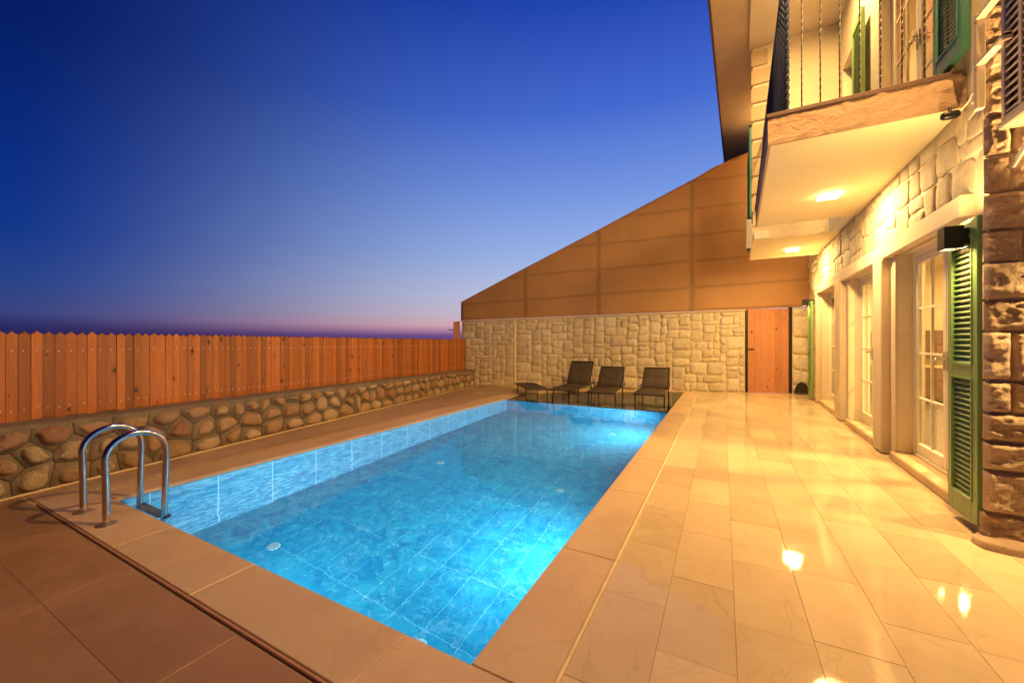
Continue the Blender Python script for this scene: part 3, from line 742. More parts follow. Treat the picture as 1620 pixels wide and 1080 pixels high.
# wooden garden door
gd = thing('garden_door', bwf((sD0+sD1)/2, 0, 0), 'orange wooden plank door in the pale stone wall', 'door')
q = MB(); nb = 6; W_ = (sD1-sD0-.06)/nb
for i in range(nb):
    s0_ = sD0+.03+i*W_
    q.prism([(s0_+.0015, .004), (s0_+W_-.0015, .004), (s0_+W_-.0015, 2.185), (s0_+.0015, 2.175)], .0, .028, bwf)
q.build('plank_panel', M['doorwood'], gd)
q = MB(); q.prism([(sD0-.025, 0), (sD0+.022, 0), (sD0+.022, 2.24), (sD0-.025, 2.24)], -.05, .045, bwf); q.prism([(sD1-.022, 0), (sD1+.045, 0), (sD1+.045, 2.24), (sD1-.022, 2.24)], -.05, .045, bwf)
q.build('frame', M['iron'], gd)
q = MB(); q.prism([(sD0+.025, 1.11), (sD0+.17, 1.115), (sD0+.17, 1.145), (sD0+.025, 1.14)], .03, .045, bwf); q.build('latch', M['black'], gd)

# canvas screen over the wall
cv = thing('canvas_screen', bwf(3.5, 2.1, .03), 'large sloping tan canvas screen stretched above the pale stone wall', 'canvas screen')
def ctop(s):
    X = BW0.x+BWd.x*s
    pts_ = [(-7.06, 2.54), (-5.47, 3.34), (-3.1, 4.50), (-.68, 5.71), (-.2, 5.98), (.64, 6.30), (2.1, 6.95)]
    for (x0, z0), (x1, z1) in zip(pts_, pts_[1:]):
        if X <= x1: return z0+(z1-z0)*(X-x0)/(x1-x0)
    return pts_[-1][1]
cm = MB(); ns_, nt_ = 110, 40
for j in range(nt_+1):
    for i in range(ns_+1):
        s = i/ns_*(sEnd+.05); z0 = wtop(s)+.028; z1 = ctop(s); t_ = z0+(z1-z0)*j/nt_
        edge = min(1, min(j, nt_-j)/4)
        w = noise.noise(Vector((s*.55, t_*.8, 0)))*.05+noise.noise(Vector((s*1.9, t_*1.3, 5)))*.012
        # slight scallop between lacing points
        cm.v.append(bwf(s, t_-(.012*abs(math.sin(s*4.2)) if j == nt_ else 0), .05+w*edge))
for j in range(nt_):
    for i in range(ns_):
        a = j*(ns_+1)+i; cm.f.append((a, a+1, a+ns_+2, a+ns_+1)); cm.mi.append(0); cm.sm.append(True)
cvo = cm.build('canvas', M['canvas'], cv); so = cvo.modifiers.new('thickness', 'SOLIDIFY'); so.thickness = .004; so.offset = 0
def csurf(s, t): 
    z0 = wtop(s)+.028; z1 = ctop(s); j = (t-z0)/max(.01, z1-z0)*nt_; edge = max(0, min(1, min(j, nt_-j)/4))
    w = noise.noise(Vector((s*.55, t*.8, 0)))*.05+noise.noise(Vector((s*1.9, t*1.3, 5)))*.012
    return .05+w*edge
def strip(pa, pb, w, name):
    q = MB(); n_ = 50; vert = abs(pb[0]-pa[0]) < .01
    for i in range(n_+1):
        f = i/n_; s = pa[0]+(pb[0]-pa[0])*f; t_ = pa[1]+(pb[1]-pa[1])*f
        if vert: a0, a1 = (s-w/2, t_), (s+w/2, t_)
        else: a0, a1 = (s, t_-w/2), (s, t_+w/2)
        q.v += [bwf(a0[0], a0[1], csurf(*a0)+.0042), bwf(a1[0], a1[1], csurf(*a1)+.0042)]
    for i in range(n_): q.f.append((2*i, 2*i+1, 2*i+3, 2*i+2)); q.mi.append(0); q.sm.append(True)
    o = q.build(name, M['seam'], cv); so = o.modifiers.new('thickness', 'SOLIDIFY'); so.thickness = .001; so.offset = 0; return o
q = MB(); n_ = 60; q.tube([bwf(i/n_*(sEnd), ctop(i/n_*sEnd)-.01, .06) for i in range(n_+1)], .014, 8); q.build('top_hem', M['seam'], cv)
q = MB(); q.tube([bwf(0, wtop(0), .045), bwf(0, ctop(0), .045)], .016, 8); q.build('end_pole', M['seam'], cv)

# ================================================================ LOUNGERS
def lounger_proto(label, back_ang, group='black sling loungers at the end of the pool', length=1.95, flat=False):
    """root at floor; x across, y towards the head; foot end at y=0"""
    r = thing('sun_lounger', (0, 0, 0), label, 'sun lounger', group, local=True)
    w = .29; hy = 1.32; sz = .40
    a = R(back_ang); bl = .70
    def bk_(l, x, off=0): return (x, hy+l*math.cos(a)-off*math.sin(a), sz+l*math.sin(a)+off*math.cos(a))
    q = MB(); 
    for x in (-w, w): q.tube([(x, 0, sz-.012), (x, .02, sz), (x, hy+.05, sz), (x, hy+.62, sz-.0)], .013, 8)
    q.tube([(-w, 0, sz-.012), (w, 0, sz-.012)], .013, 8); q.tube([(-w, hy+.62, sz), (w, hy+.62, sz)], .016, 8); q.build('frame', M['iron'], r)
    q = MB()
    for x in (-w, w): q.tube([bk_(0, x), bk_(bl, x)], .017, 8)
    q.tube([bk_(bl, -w), bk_(bl, w)], .017, 8); q.tube([bk_(.02, -w), bk_(.02, w)], .011, 8); q.build('back_frame', M['iron'], r)
    q = MB(); n_ = 10
    for i in range(n_+1):
        y_ = .02+(hy-.02)*i/n_
        for j in range(7):
            x = -w+.01+(2*w-.02)*j/6; q.v.append((x, y_, sz+.004-.012*math.sin(math.pi*j/6)*math.sin(math.pi*i/n_)))
    for i in range(n_):
        for j in range(6): k_ = i*7+j; q.f.append((k_, k_+1, k_+8, k_+7)); q.mi.append(0); q.sm.append(True)
    o = q.build('seat', M['sling'], r); so = o.modifiers.new('t', 'SOLIDIFY'); so.thickness = .003
    q = MB()
    for i in range(n_+1):
        for j in range(7):
            x = -w+.01+(2*w-.02)*j/6; q.v.append(bk_(.02+(bl-.02)*i/n_, x, -.012*math.sin(math.pi*j/6)*math.sin(math.pi*i/n_)))
    for i in range(n_):
        for j in range(6): k_ = i*7+j; q.f.append((k_, k_+1, k_+8, k_+7)); q.mi.append(0); q.sm.append(True)
    o = q.build('backrest', M['sling'], r); so = o.modifiers.new('t', 'SOLIDIFY'); so.thickness = .003
    for (y_, dy) in ((.30, -.10), (1.45, .10)):
        for x in (-w, w):
            q = MB(); q.tube([(x, y_+dy*.1, sz), (x*1.02, y_+dy*.3, .2), (x*1.05, y_+dy, .0)], .015, 8); q.build('leg', M['iron'], r)
        q = MB(); q.tube([(-w*1.04, y_+dy*.95, .025), (w*1.04, y_+dy*.95, .025)], .010, 8); q.build('foot_bar', M['iron'], r)
    if back_ang > 5:
        for x in (-w-.01, w+.01):
            q = MB(); q.tube([(x, hy-.28, sz+.05), (x, hy-.1, sz+.075), (x, hy+.10, sz+.07)], .014, 8)
            q.tube([bk_(.38, x), (x, hy+.42, sz)], .009, 8); q.build('armrest', M['iron'], r)
    return r
import copy as _c
L3 = lounger_proto('black sling lounger standing alone nearest the white coping', 42)
L3.location = (-1.36, 8.47, SZ); L3.rotation_euler = (0, 0, R(2.5))
L3.scale = (1, 1, .95); L2 = copy_tree(L3); L2.location = (-2.33, 8.29, SZ); L2.rotation_euler = (0, 0, R(5)); L2['label'] = 'black sling lounger in the middle of the three with raised backs'
L1 = lounger_proto('black sling lounger with the most upright back, next to the flat one', 52); L1.location = (-3.16, 8.24, SZ); L1.rotation_euler = (0, 0, R(3))
L0 = lounger_proto('black sling lounger folded flat at the far left corner of the pool', 0); L0.location = (-3.80, 8.42, SZ); L0.rotation_euler = (0, 0, R(40))
L0.scale = (.9, .74, .88)

# ================================================================ POOL LADDER
ld = thing('pool_ladder', (-4.115, 1.11, 0), 'polished steel pool ladder with two arched rails at the near left corner', 'pool ladder')
def rail(x):
    P = [(x, 1.11, -.01), (x, 1.105, .30), (x, 1.10, .46)]
    cy_, ry = 1.275, .175
    for k in range(1, 16):
        a_ = math.pi*(1-k/16); P.append((x, cy_+ry*math.cos(a_), .46+.165*math.sin(a_)))
    P += [(x, 1.452, .44), (x, 1.447, .20), (x, 1.440, -.1), (x, 1.435, -.9)]
    return P
for x in (-4.34, -3.89):
    q = MB(); q.tube(rail(x), .0215, 16); rr_ = q.build('rail', M['steel'], ld)
    q = MB(); q.lathe((x, 1.11, 0), [(.0225, .018), (.045, .012), (.062, .003), (.064, 0)], 28); q.build('flange', M['brass'], ld)
for z_ in (-.14, -.42, -.70):
    q = MB(); q.cbox((-4.33, 1.40, z_-.012), (-3.90, 1.485, z_+.010), .005)
    for k in range(6): q.box((-4.30, 1.41+k*.013, z_+.0101), (-3.93, 1.415+k*.013, z_+.013))
    st_ = q.build('step', M['greyplastic'], ld)
    for x in (-4.34, -3.89):
        q = MB(); q.cbox((x-.035, 1.425, z_-.03), (x+.035, 1.475, z_+.02), .006); q.build('bracket', M['black'], st_)

# ================================================================ HOUSE  (local frame, then squared to the photo's slightly splayed plan)
def H(x, y, z): return (x+.033*(y-4.4), y, z*(1+.0075*(y-4.4)) if z > 0 else z)
def HB(): return MB(H)
house = thing('stone_house', H(3, 7, 0), 'two storey stone and cream villa with balcony on the right of the pool', 'house')
WX = 1.66; OPEN = [(4.25, 5.85), (6.60, 8.03), (8.95, 10.45)]; LB, LT = 2.25, 2.42; SOF = 3.12; FL = 3.41; CEIL = 6.7
# ground floor wall around the openings, with thickness
w_ = HB(); prev = 3.74
for (a, c) in OPEN+[(12.9, 12.9)]:
    w_.box((WX, prev, -.2), (WX+.22, a, LB)); prev = c
w_.box((WX, 3.74, LB), (WX+.22, 12.9, SOF)); w_.build('wall', M['cream'], house)
# wall of the upper floor
UOP = [(4.85, 6.55, FL, 5.75), (7.62, 8.55, FL, 5.75)]
w_ = HB(); prev = 3.74
for (a, c, z0, z1) in UOP:
    w_.box((WX, prev, SOF), (WX+.22, a, CEIL)); w_.box((WX, a, z1), (WX+.22, c, CEIL)); w_.box((WX, a, SOF), (WX+.22, c, z0)); prev = c
w_.box((WX, prev, SOF), (WX+.22, 14.3, CEIL)); w_.build('upper_wall', M['cream'], house)
# stones over the lintel
def hxf(s, t, n): return (WX-n, s, t)
u_ = MB(H); packed_stones(u_, 3.78, 12.4, LT+.005, SOF-.005, .13, hxf, .015, 77, .004, [(2, 2), (3, 2), (2, 1), (3, 1), (3, 2), (2, 2), (1, 2)])
u_.build('fieldstones', M['uppers'], house)
q = HB(); q.cbox((1.585, 4.22, LB), (WX+.05, 10.9, LT), .008); q.build('lintel', M['trim'], house)
for (a, c) in ((6.10, 6.43), (8.32, 8.72), (10.62, 10.80)):
    q = HB(); q.cbox((1.575, a, .012), (WX+.02, c, LB-.001), .010); q.build('pilaster', M['trim'], house)
for (a, c) in OPEN:
    for yy in (a-.10, c+.002):
        q = HB(); q.cbox((WX-.022, yy, .10), (WX+.01, yy+.10, LB-.002), .004); q.build('door_casing', M['trim'], house)
    q = HB(); q.cbox((1.60, a-.05, .0), (1.84, c+.05, .088), .010); q.build('sill', M['coping'], house)
# french doors
def french(a, c, z0, z1, x=1.775, rows=4, name='french_door', leaves=2, glass=True):
    fr_ = HB(); t_ = .05
    fr_.cbox((x, a, z0), (x+.06, a+t_, z1), .004); fr_.cbox((x, c-t_, z0), (x+.06, c, z1), .004); fr_.cbox((x, a+t_, z1-t_), (x+.06, c-t_, z1), .004); fr_.cbox((x, a+t_, z0), (x+.06, c-t_, z0+.03), .004)
    d_ = fr_.build(name, M['pvc'], house)
    wdt = (c-a-2*t_)/leaves
    for k in range(leaves):
        y0, y1 = a+t_+k*wdt+.004, a+t_+(k+1)*wdt-.004; s_ = HB(); p = .07; X0, X1 = x+.008, x+.052
        s_.cbox((X0, y0, z0+.034), (X1, y0+p, z1-t_-.004), .006); s_.cbox((X0, y1-p, z0+.034), (X1, y1, z1-t_-.004), .006)
        s_.cbox((X0, y0+p, z0+.034), (X1, y1-p, z0+.034+.11), .006); s_.cbox((X0, y0+p, z1-t_-.08), (X1, y1-p, z1-t_-.004), .006)
        s_.build('sash', M['pvc'], d_)
        s_ = HB(); zb, zt = z0+.144, z1-t_-.08
        ym = (y0+y1)/2; s_.box((x+.018, ym-.010, zb), (x+.040, ym+.010, zt))
        for r_ in range(1, rows): zz = zb+(zt-zb)*r_/rows; s_.box((x+.0185, y0+p, zz-.010), (x+.0395, ym-.010, zz+.010)); s_.box((x+.0185, ym+.010, zz-.010), (x+.0395, y1-p, zz+.010))
        s_.build('glazing_bars', M['pvc'], d_)
        s_ = HB(); s_.box((x+.027, y0+p, zb), (x+.031, y1-p, zt)); s_.build('pane', M['glass'], d_)
        s_ = HB(); yy = y1-p/2 if k == 0 else y0+p/2
        s_.cbox((x-.004, yy-.012, z0+.95), (x+.008, yy+.012, z0+1.12), .003); s_.tube([(x+.0, yy, z0+1.05), (x-.045, yy, z0+1.05), (x-.045, yy+(-.09 if k == 0 else .09), z0+1.05)], .008, 8); s_.build('handle', M['steel'], d_)
    return d_
for (a, c) in OPEN: french(a, c, .089, LB-.002)
for (a, c, z0, z1) in UOP: french(a, c, z0+.02, z1, leaves=2 if c-a > 1.2 else 1)
# louvred shutters, thing parts
def shutter(y0, y1, z0, z1, x0=1.52, mat='green', side=1, nl1=22):
    th = .045; f = HB(); p = .075
    zm = z0+(z1-z0)*.49
    f.cbox((x0, y0, z0), (x0+th, y0+p, z1), .003); f.cbox((x0, y1-p, z0), (x0+th, y1, z1), .003)
    f.cbox((x0, y0+p, z0), (x0+th, y1-p, z0+.15), .003); f.cbox((x0, y0+p, z1-.13), (x0+th, y1-p, z1), .003); f.cbox((x0, y0+p, zm-.05), (x0+th, y1-p, zm+.06), .003)
    s_ = f.build('shutter', M[mat], house); ln_ = HB()
    for (a, c) in ((z0+.15, zm-.05), (zm+.06, z1-.13)):
        n_ = nl1; st_ = (c-a)/n_
        for k in range(n_):
            zc = a+st_*(k+.5)
            ln_.add([(x0+.006, y0+p, zc-.020), (x0+.006, y1-p, zc-.020), (x0+.040, y1-p, zc+.016), (x0+.040, y0+p, zc+.016),
                     (x0+.006, y0+p, zc-.014), (x0+.006, y1-p, zc-.014), (x0+.040, y1-p, zc+.022), (x0+.040, y0+p, zc+.022)],
                    [(0, 3, 2, 1), (4, 5, 6, 7), (0, 1, 5, 4), (3, 7, 6, 2)])
        # bead around the louvres
        b0 = x0-.006
        ln_.box((b0, y0+p-.012, a), (x0+.002, y0+p, c)); ln_.box((b0, y1-p, a), (x0+.002, y1-p+.012, c)); ln_.box((b0, y0+p-.012, c), (x0+.002, y1-p+.012, c+.012)); ln_.box((b0, y0+p-.012, a-.012), (x0+.002, y1-p+.012, a))
    ln_.build('louvres', M[mat], s_)
    hy = y1 if side > 0 else y0
    for zz in (z0+.22, zm+.02, z1-.22):
        q = HB(); q.cbox((x0+.005, hy-.02, zz-.05), (x0+.05, hy+.022, zz+.05), .004); q.tube([(x0+.02, hy+.012*side, zz), (WX-.005, hy+.03*side, zz)], .009, 8); q.build('hinge', M['black'], s_)
    return s_
shutter(3.79, 4.22, .075, 2.165)
shutter(10.88, 11.34, .06, 2.13, nl1=24)
shutter(6.90, 7.40, FL+.06, 5.72, 1.56, 'green', nl1=26)
shutter(4.12, 4.62, FL+.06, 5.72, 1.56, 'green_dark', nl1=26)
# end wall with rough quoins
YE = 3.74
w_ = HB(); w_.box((WX, YE+.001, -.2), (4.6, YE+.25, CEIL)); w_.build('end_wall', M['cream'], house)
def rough_block(mb, x0, x1, z0, z1, rng, amp=.020, corner=False):
    """bossed stone on the end wall (faces -y); optional return on the pool side"""
    n0 = max(4, int((x1-x0)/.010)); n1 = max(4, int((z1-z0)/.011)); sd = rng.random()*90; base = len(mb.v); pro = rng.uniform(.020, .04)
    for j in range(n1+1):
        for i in range(n0+1):
            u, v_ = i/n0, j/n1; x = x0+(x1-x0)*u; z = z0+(z1-z0)*v_
            e = min(u*(x1-x0), (1-u)*(x1-x0), v_*(z1-z0), (1-v_)*(z1-z0)); k_ = min(1, e/.028); k_ = k_*(2-k_)
            nn_ = noise.fractal(Vector((x*9+sd, z*12, sd)), .9, 2.1, 4)*amp*.9+noise.noise(Vector((x*60, z*110, sd)))*amp*.35+noise.noise(Vector((x*28, z*40, sd)))*amp*.35
            mb.v.append((x, YE-.004-k_*(pro+nn_), z))
    for j in range(n1):
        for i in range(n0): a_ = base+j*(n0+1)+i; mb.f.append((a_, a_+1, a_+n0+2, a_+n0+1)); mb.mi.append(0); mb.sm.append(True)
courses = [0.0, .20, .475, .665, .85, 1.06, 1.38, 1.585, 1.83, 2.04, 2.28, 2.52, 2.78, 3.02, 3.27, 3.5, 3.75, 4.0, 4.25, 4.5]
qb = HB(); rng = random.Random(8)
for j in range(len(courses)-1):
    x = 1.525+(0 if j else -.02); z0, z1 = courses[j]+.006, courses[j+1]-.006; first = True
    while x < 3.4:
        wd = (rng.choice([.13, .17, .42]) if first else rng.uniform(.26, .5)); first = False
        if j == 0: wd += .2
        rough_block(qb, x+.005, min(x+wd, 3.5)-.005, z0, z1, rng); x += wd
qb.build('quoin_stones', M['quoin'], house)
# pool-side cheek of the quoins
q = HB()
for j in range(len(courses)-1):
    q.cbox((1.535, YE-.004, courses[j]+.006), (WX+.01, YE+.03, courses[j+1]-.006), .006)
q.build('quoin_cheeks', M['quoin'], house)
q = HB(); q.box((1.56, YE+.002, 0), (WX, YE+.03, 4.5)); q.build('quoin_joints', M['palejoint'], house)
# plinth piece at the corner
q = HB(); pillow(q, chaikin(chaikin([(1.50, 3.52), (3.4, 3.60), (3.4, 3.80), (1.56, 3.82), (1.44, 3.70)], .2)), lambda u, v, n: (u, v, n), .05, 0.0, rng=rng); q.build('plinth', M['quoin'], house)

# balcony slabs
def slab(y0, y1, x0, name='balcony_slab'):
    q = HB(); q.cbox((x0+.02, y0+.012, SOF), (WX-.002, y1, SOF+.02), .003); q.build('balcony_soffit', M['soffit'], house)
    q = HB(); nx = 60; rows_ = 8
    # uneven plaster edge, front
    for j in range(rows_+1):
        for i in range(nx+1):
            x = x0+(WX-.002-x0)*i/nx; z = SOF+(FL-.04-SOF)*j/rows_
            q.v.append((x, y0-.004-abs(noise.fractal(Vector((x*5, z*9, 3)), .7, 2, 4))*.018, z+noise.noise(Vector((x*6, j, 0)))*.003*(0 < j < rows_)))
    for j in range(rows_):
        for i in range(nx): a_ = j*(nx+1)+i; q.f.append((a_, a_+1, a_+nx+2, a_+nx+1)); q.mi.append(0); q.sm.append(True)
    q.box((x0, y0, SOF+.001), (WX-.025, y1, FL-.04)); q.build(name, M['slabedge'] if y0 < 5 else M['cream'], house)
    q = HB(); q.cbox((x0-.015, y0-.02, FL-.039), (WX-.028, y1, FL), .006); q.build('balcony_floor', M['brown'] if y0 < 5 else M['cream'], house)
slab(4.33, 7.58, .37); slab(8.65, 11.0, .34)
q = HB(); q.cbox((1.49, 7.582, SOF), (WX-.03, 8.648, FL-.05), .003); q.build('slab_tie', M['white'], house)
q = HB(); q.cbox((.37, 8.55, SOF-.0), (.60, 8.648, SOF+.14), .003); q.build('slab_block', M['white'], house)
# partition wall and quoins, ceiling, roof eave
q = HB(); q.box((.36, 8.80, FL), (WX-.004, 9.0, CEIL-.004)); q.build('partition_wall', M['cream'], house)
for k in range(10):
    z0 = FL+.25+k*.335
    q = HB(); q.cbox((.33, 8.765, z0), (.66 if k % 2 else .60, 8.80, z0+.27), .008); q.build('quoin', M['tan'], house)
q = HB(); q.box((.30, 3.2, CEIL), (4.6, 8.9, CEIL+.03)); q.build('ceiling', M['cream'], house)
q = HB(); q.box((-.27, 3.0, CEIL+.031), (4.6, 15.3, CEIL+.16)); q.build('eave_soffit', M['tan'], house)
q = HB(); q.cbox((-.31, 2.96, CEIL+.0), (-.272, 15.33, CEIL+.20), .006); q.build('fascia', M['brown'], house)
q = HB(); q.add([(-.30, 2.9, CEIL+.161), (4.8, 2.9, CEIL+.161), (4.8, 15.4, CEIL+.161), (-.30, 15.4, CEIL+.161), (2.25, 2.9, CEIL+1.1), (2.25, 15.4, CEIL+1.1)],
    [(0, 1, 2, 3), (0, 4, 5, 3), (1, 2, 5, 4), (0, 1, 4), (3, 5, 2)]); q.build('roof', M['ridge_red'], house)
# near balcony railing
rail_ = HB(); RT = 4.93; RX = .53; RYF = 4.46
rail_.cbox((RX-.02, RYF-.02, RT), (WX-.03, RYF+.02, RT+.03), .003); rail_.cbox((RX-.02, RYF+.02, RT), (RX+.02, 8.78, RT+.03), .003)
rail_.cbox((RX-.015, RYF-.012, FL+.04), (WX-.03, RYF+.012, FL+.055), .003); rail_.cbox((RX-.015, RYF+.012, FL+.04), (RX+.015, 7.56, FL+.055), .003)
rl = rail_.build('balcony_railing', M['iron'], house)
def twisted(mb, x, y, z0, z1, r=.0056):
    n_ = 64; vs = []; fs = []
    for i in range(n_+1):
        a_ = i*.55; z = z0+(z1-z0)*i/n_
        for k in range(4): vs.append((x+r*1.3*math.cos(a_+k*math.pi/2), y+r*1.3*math.sin(a_+k*math.pi/2), z))
    for i in range(n_):
        for k in range(4): fs.append((i*4+k, i*4+(k+1) % 4, (i+1)*4+(k+1) % 4, (i+1)*4+k))
    mb.add(vs, fs)
for k in range(8):
    q = HB(); twisted(q, .64+k*.137, RYF, FL, RT); q.build('baluster', M['iron'], rl)
y = RYF
while y < 7.5:
    q = HB(); twisted(q, RX, y, FL, RT, .011 if y > RYF else .016); q.build('baluster', M['navy'], rl); y += .085
# far balcony teal railing
rail_ = HB()
for (z0, z1) in ((FL+.10, FL+.15), (5.2, 5.25)): rail_.cbox((.30, 8.70, z0), (.34, 10.95, z1), .004)
for yy in (8.70, 9.45, 10.2, 10.90): rail_.cbox((.30, yy, FL-.1), (.34, yy+.05, 5.25), .004)
rail_.build('far_railing', M['teal'], house)
q = HB(); q.cbox((.25, 8.60, SOF-.12), (.335, 8.75, 3.50), .006); q.build('downpipe_box', M['white'], house)
q = HB(); q.cbox((.33, 9.10, FL+.05), (.36, 9.55, 5.3), .004); q.build('far_shutter', M['green'], house)

# ---- interior rooms (seen through the glass)
def room(y0, y1, z0, z1, floor, name):
    q = HB(); X0, X1 = WX+.221, 5.2
    q.add([(X0, y0, z0), (X1, y0, z0), (X1, y1, z0), (X0, y1, z0)], [(0, 1, 2, 3)], 1)
    q.add([(X0, y0, z1), (X1, y0, z1), (X1, y1, z1), (X0, y1, z1)], [(0, 1, 2, 3)], 0)
    q.add([(X1, y0, z0), (X1, y1, z0), (X1, y1, z1), (X1, y0, z1)], [(0, 1, 2, 3)], 0)
    q.add([(X0, y0, z0), (X1, y0, z0), (X1, y0, z1), (X0, y0, z1)], [(0, 1, 2, 3)], 0)
    q.add([(X0, y1, z0), (X1, y1, z0), (X1, y1, z1), (X0, y1, z1)], [(0, 1, 2, 3)], 0)
    q.build(name, [M['cream'], floor], house)
room(3.99, 11.2, .088, 2.75, M['ptile'], 'living_room'); room(3.99, 8.79, FL+.01, 6.2, M['cab'], 'bedroom')
def ctl(loc, sz_, pw, name, lab, grp=None, col=WARM, frame='white', spread=180):
    x, y, z = H(*loc); t_ = thing(name, (x, y, z), lab, 'ceiling light', grp)
    q = MB(); h = sz_/2
    q.cbox((x-h-.012, y-h-.012, z-.012), (x+h+.012, y+h+.012, z-.001), .004); q.build('frame', M[frame], t_)
    q = MB(); q.cbox((x-h, y-h, z-.034), (x+h, y+h, z-.0125), .005); q.build('diffuser', M['lamp_glow'], t_)
    area('lamp', (x, y, z-.038), (0, 0, -1), sz_, pw, col, t_, spread, 'SQUARE')
ctl((1.12, 6.25, SOF), .21, 128, 'ceiling_light', 'square recessed downlight in the middle of the near balcony underside', 'downlights under the balconies')
ctl((1.10, 10.0, SOF), .21, 132, 'ceiling_light', 'square recessed downlight under the far balcony next to the canvas', 'downlights under the balconies')
ctl((3.2, 5.6, 2.75), .35, 230, 'assumed_room_light', 'lit ceiling light assumed out of sight inside the room behind the near glass door', 'lit lamps indoors')  # assumed lamp out of sight, lights the near part of the room
ctl((3.2, 8.9, 2.75), .35, 230, 'assumed_room_light', 'lit ceiling light assumed out of sight inside the room behind the farther glass doors', 'lit lamps indoors')  # unseen lamp assumed behind the lit farther doors
ctl((3.0, 6.2, 6.2), .35, 260, 'assumed_room_light', 'lit ceiling light assumed out of sight inside the upstairs bedroom', 'lit lamps indoors')  # unseen lamp assumed for the lit upper floor
ctl((1.1, 6.9, CEIL), .20, 170, 'ceiling_light', 'downlight assumed out of view above the upstairs balcony floor', 'downlights under the balconies')  # assumed lamp out of view, lights the upper balcony
# furniture glimpsed inside
cb = thing('sideboard', (3.75, 10.9, .09), 'dark wooden cupboard against the far wall inside, seen through the near glass door', 'sideboard')
q = MB(); q.cbox((2.75, 10.72, .17), (4.75, 11.12, .80), .01); q.build('cabinet_body', M['cab'], cb)
q = MB(); q.cbox((2.72, 10.68, .801), (4.78, 11.14, .85), .006); q.build('worktop', M['tan'], cb)
q = MB(); q.cbox((2.80, 10.90, 1.02), (4.70, 11.12, 1.55), .01); q.build('upper_shelf', M['cab'], cb)
for xx in (2.80, 3.45, 4.10):
    q = MB(); q.cbox((xx, 10.70, .22), (xx+.60, 10.716, .76), .004); q.build('cupboard_door', M['cab'], cb)
for (xx, yy) in ((2.80, 10.76), (4.66, 10.76), (2.80, 11.04), (4.66, 11.04)):
    q = MB(); q.cbox((xx, yy, .10), (xx+.05, yy+.05, .169), .004); q.build('leg', M['cab'], cb)
def curtain(x, y0, y1, z0, z1, mat, lab, name='curtain'):
    q = HB(); n_ = 60
    for i in range(n_+1):
        yy = y0+(y1-y0)*i/n_; xx = x+.03*math.sin(i*.9)+.01*math.sin(i*2.3)
        q.v += [(xx, yy, z0), (xx, yy, z1)]
    for i in range(n_): q.f.append((2*i, 2*i+1, 2*i+3, 2*i+2)); q.mi.append(0); q.sm.append(True)
    o = q.build(name, M[mat], None); so = o.modifiers.new('t', 'SOLIDIFY'); so.thickness = .004; tag(o, lab, 'curtain')
curtain(1.98, 8.98, 10.40, .10, 2.4, 'curtain', 'closed cream curtain behind the farthest ground floor glass door')
curtain(2.02, 5.85, 6.50, FL+.05, 5.9, 'orange', 'orange curtain behind the upstairs balcony door')
curtain(1.99, 4.87, 5.25, FL+.05, 5.9, 'curtain', 'pale curtain gathered at the near side of the upstairs door')

# ---- wall lights throwing light up and down
def wall_light(loc, arm_to, pw, lab, axis='X', spread=150):
    x, y, z = H(*loc) if axis == 'X' else loc
    t_ = thing('wall_light', (x, y, z), lab, 'wall light', 'black up and down wall lights')
    q = MB(); h = .050; hh = .078; th = .006
    q.box((x-h, y-h, z-hh), (x-h+th, y+h, z+hh)); q.box((x+h-th, y-h, z-hh), (x+h, y+h, z+hh)); q.box((x-h+th, y-h, z-hh), (x+h-th, y-h+th, z+hh)); q.box((x-h+th, y+h-th, z-hh), (x+h-th, y+h, z+hh))
    q.box((x-h+th, y-h+th, z-.01), (x+h-th, y+h-th, z+.01)); q.build('housing', M['black'], t_)
    q = MB()
    if axis == 'X': q.cbox((x+h, y-.04, z-.06), (arm_to, y+.04, z+.06), .004)
    else: q.cbox((x-.04, y+h, z-.06), (x+.04, arm_to, z+.06), .004)
    q.build('backplate', M['black'], t_)
    for sg in (-1, 1):
        q = MB(); q.lathe((x, y, z+sg*.045), [(.0005, 0), (.045, 0)], 20); q.build('bulb_lens', M['lamp_glow'], t_)
        area('lamp', (x, y, z+sg*.050), (0, 0, sg), .09, pw*(1 if sg > 0 else .5), WARM, t_, spread)
wall_light((1.44, 3.93, 2.045), 1.44+.050+.03, 18, 'black box wall light in front of the nearest green shutter')
wall_light((1.45, 11.25, 2.12), H(1.66, 11.25, 0)[0], 16, 'black box wall light beside the farthest green shutter')
wall_light((1.45, 11.6, 6.1), H(1.66, 11.6, 0)[0], 150, 'black box light added out of view upstairs on the far balcony wall to brighten the eave', 'X', 178)  # added out of view to light the underside of the eave
wall_light((2.12, 3.55, 2.1), 3.70, 95, 'black box wall light assumed out of view on the rough stone end wall past the frame edge', 'Y')  # assumed lamp out of view, added to graze the rough quoins with light

# ---- floodlight added as unseen fill, high on the house corner, turned to the pool
fx, fy, fz = 1.30, 3.35, 5.3; fl_ = thing('fill_lamp', (fx, fy, fz), 'floodlight added out of view high on the stone corner of the house turned towards the pool', 'fill_lamp')
q = MB(); q.cbox((fx+.02, fy-.16, fz-.12), (fx+.10, fy+.16, fz+.12), .01); q.build('housing', M['black'], fl_)
q = MB(); q.cbox((fx+.005, fy-.14, fz-.10), (fx+.018, fy+.14, fz+.10), .004); q.build('lens', M['lamp_glow'], fl_)
q = MB(); q.tube([(fx+.08, fy, fz), (fx+.30, fy+.2, fz), (fx+.30, YE+.02, fz)], .015, 8); q.build('arm', M['black'], fl_)
area('lamp', (fx-.01, fy, fz), (-1.0, .28, -.72), .22, 560, (1.0, .56, .18), fl_, 178, 'SQUARE')

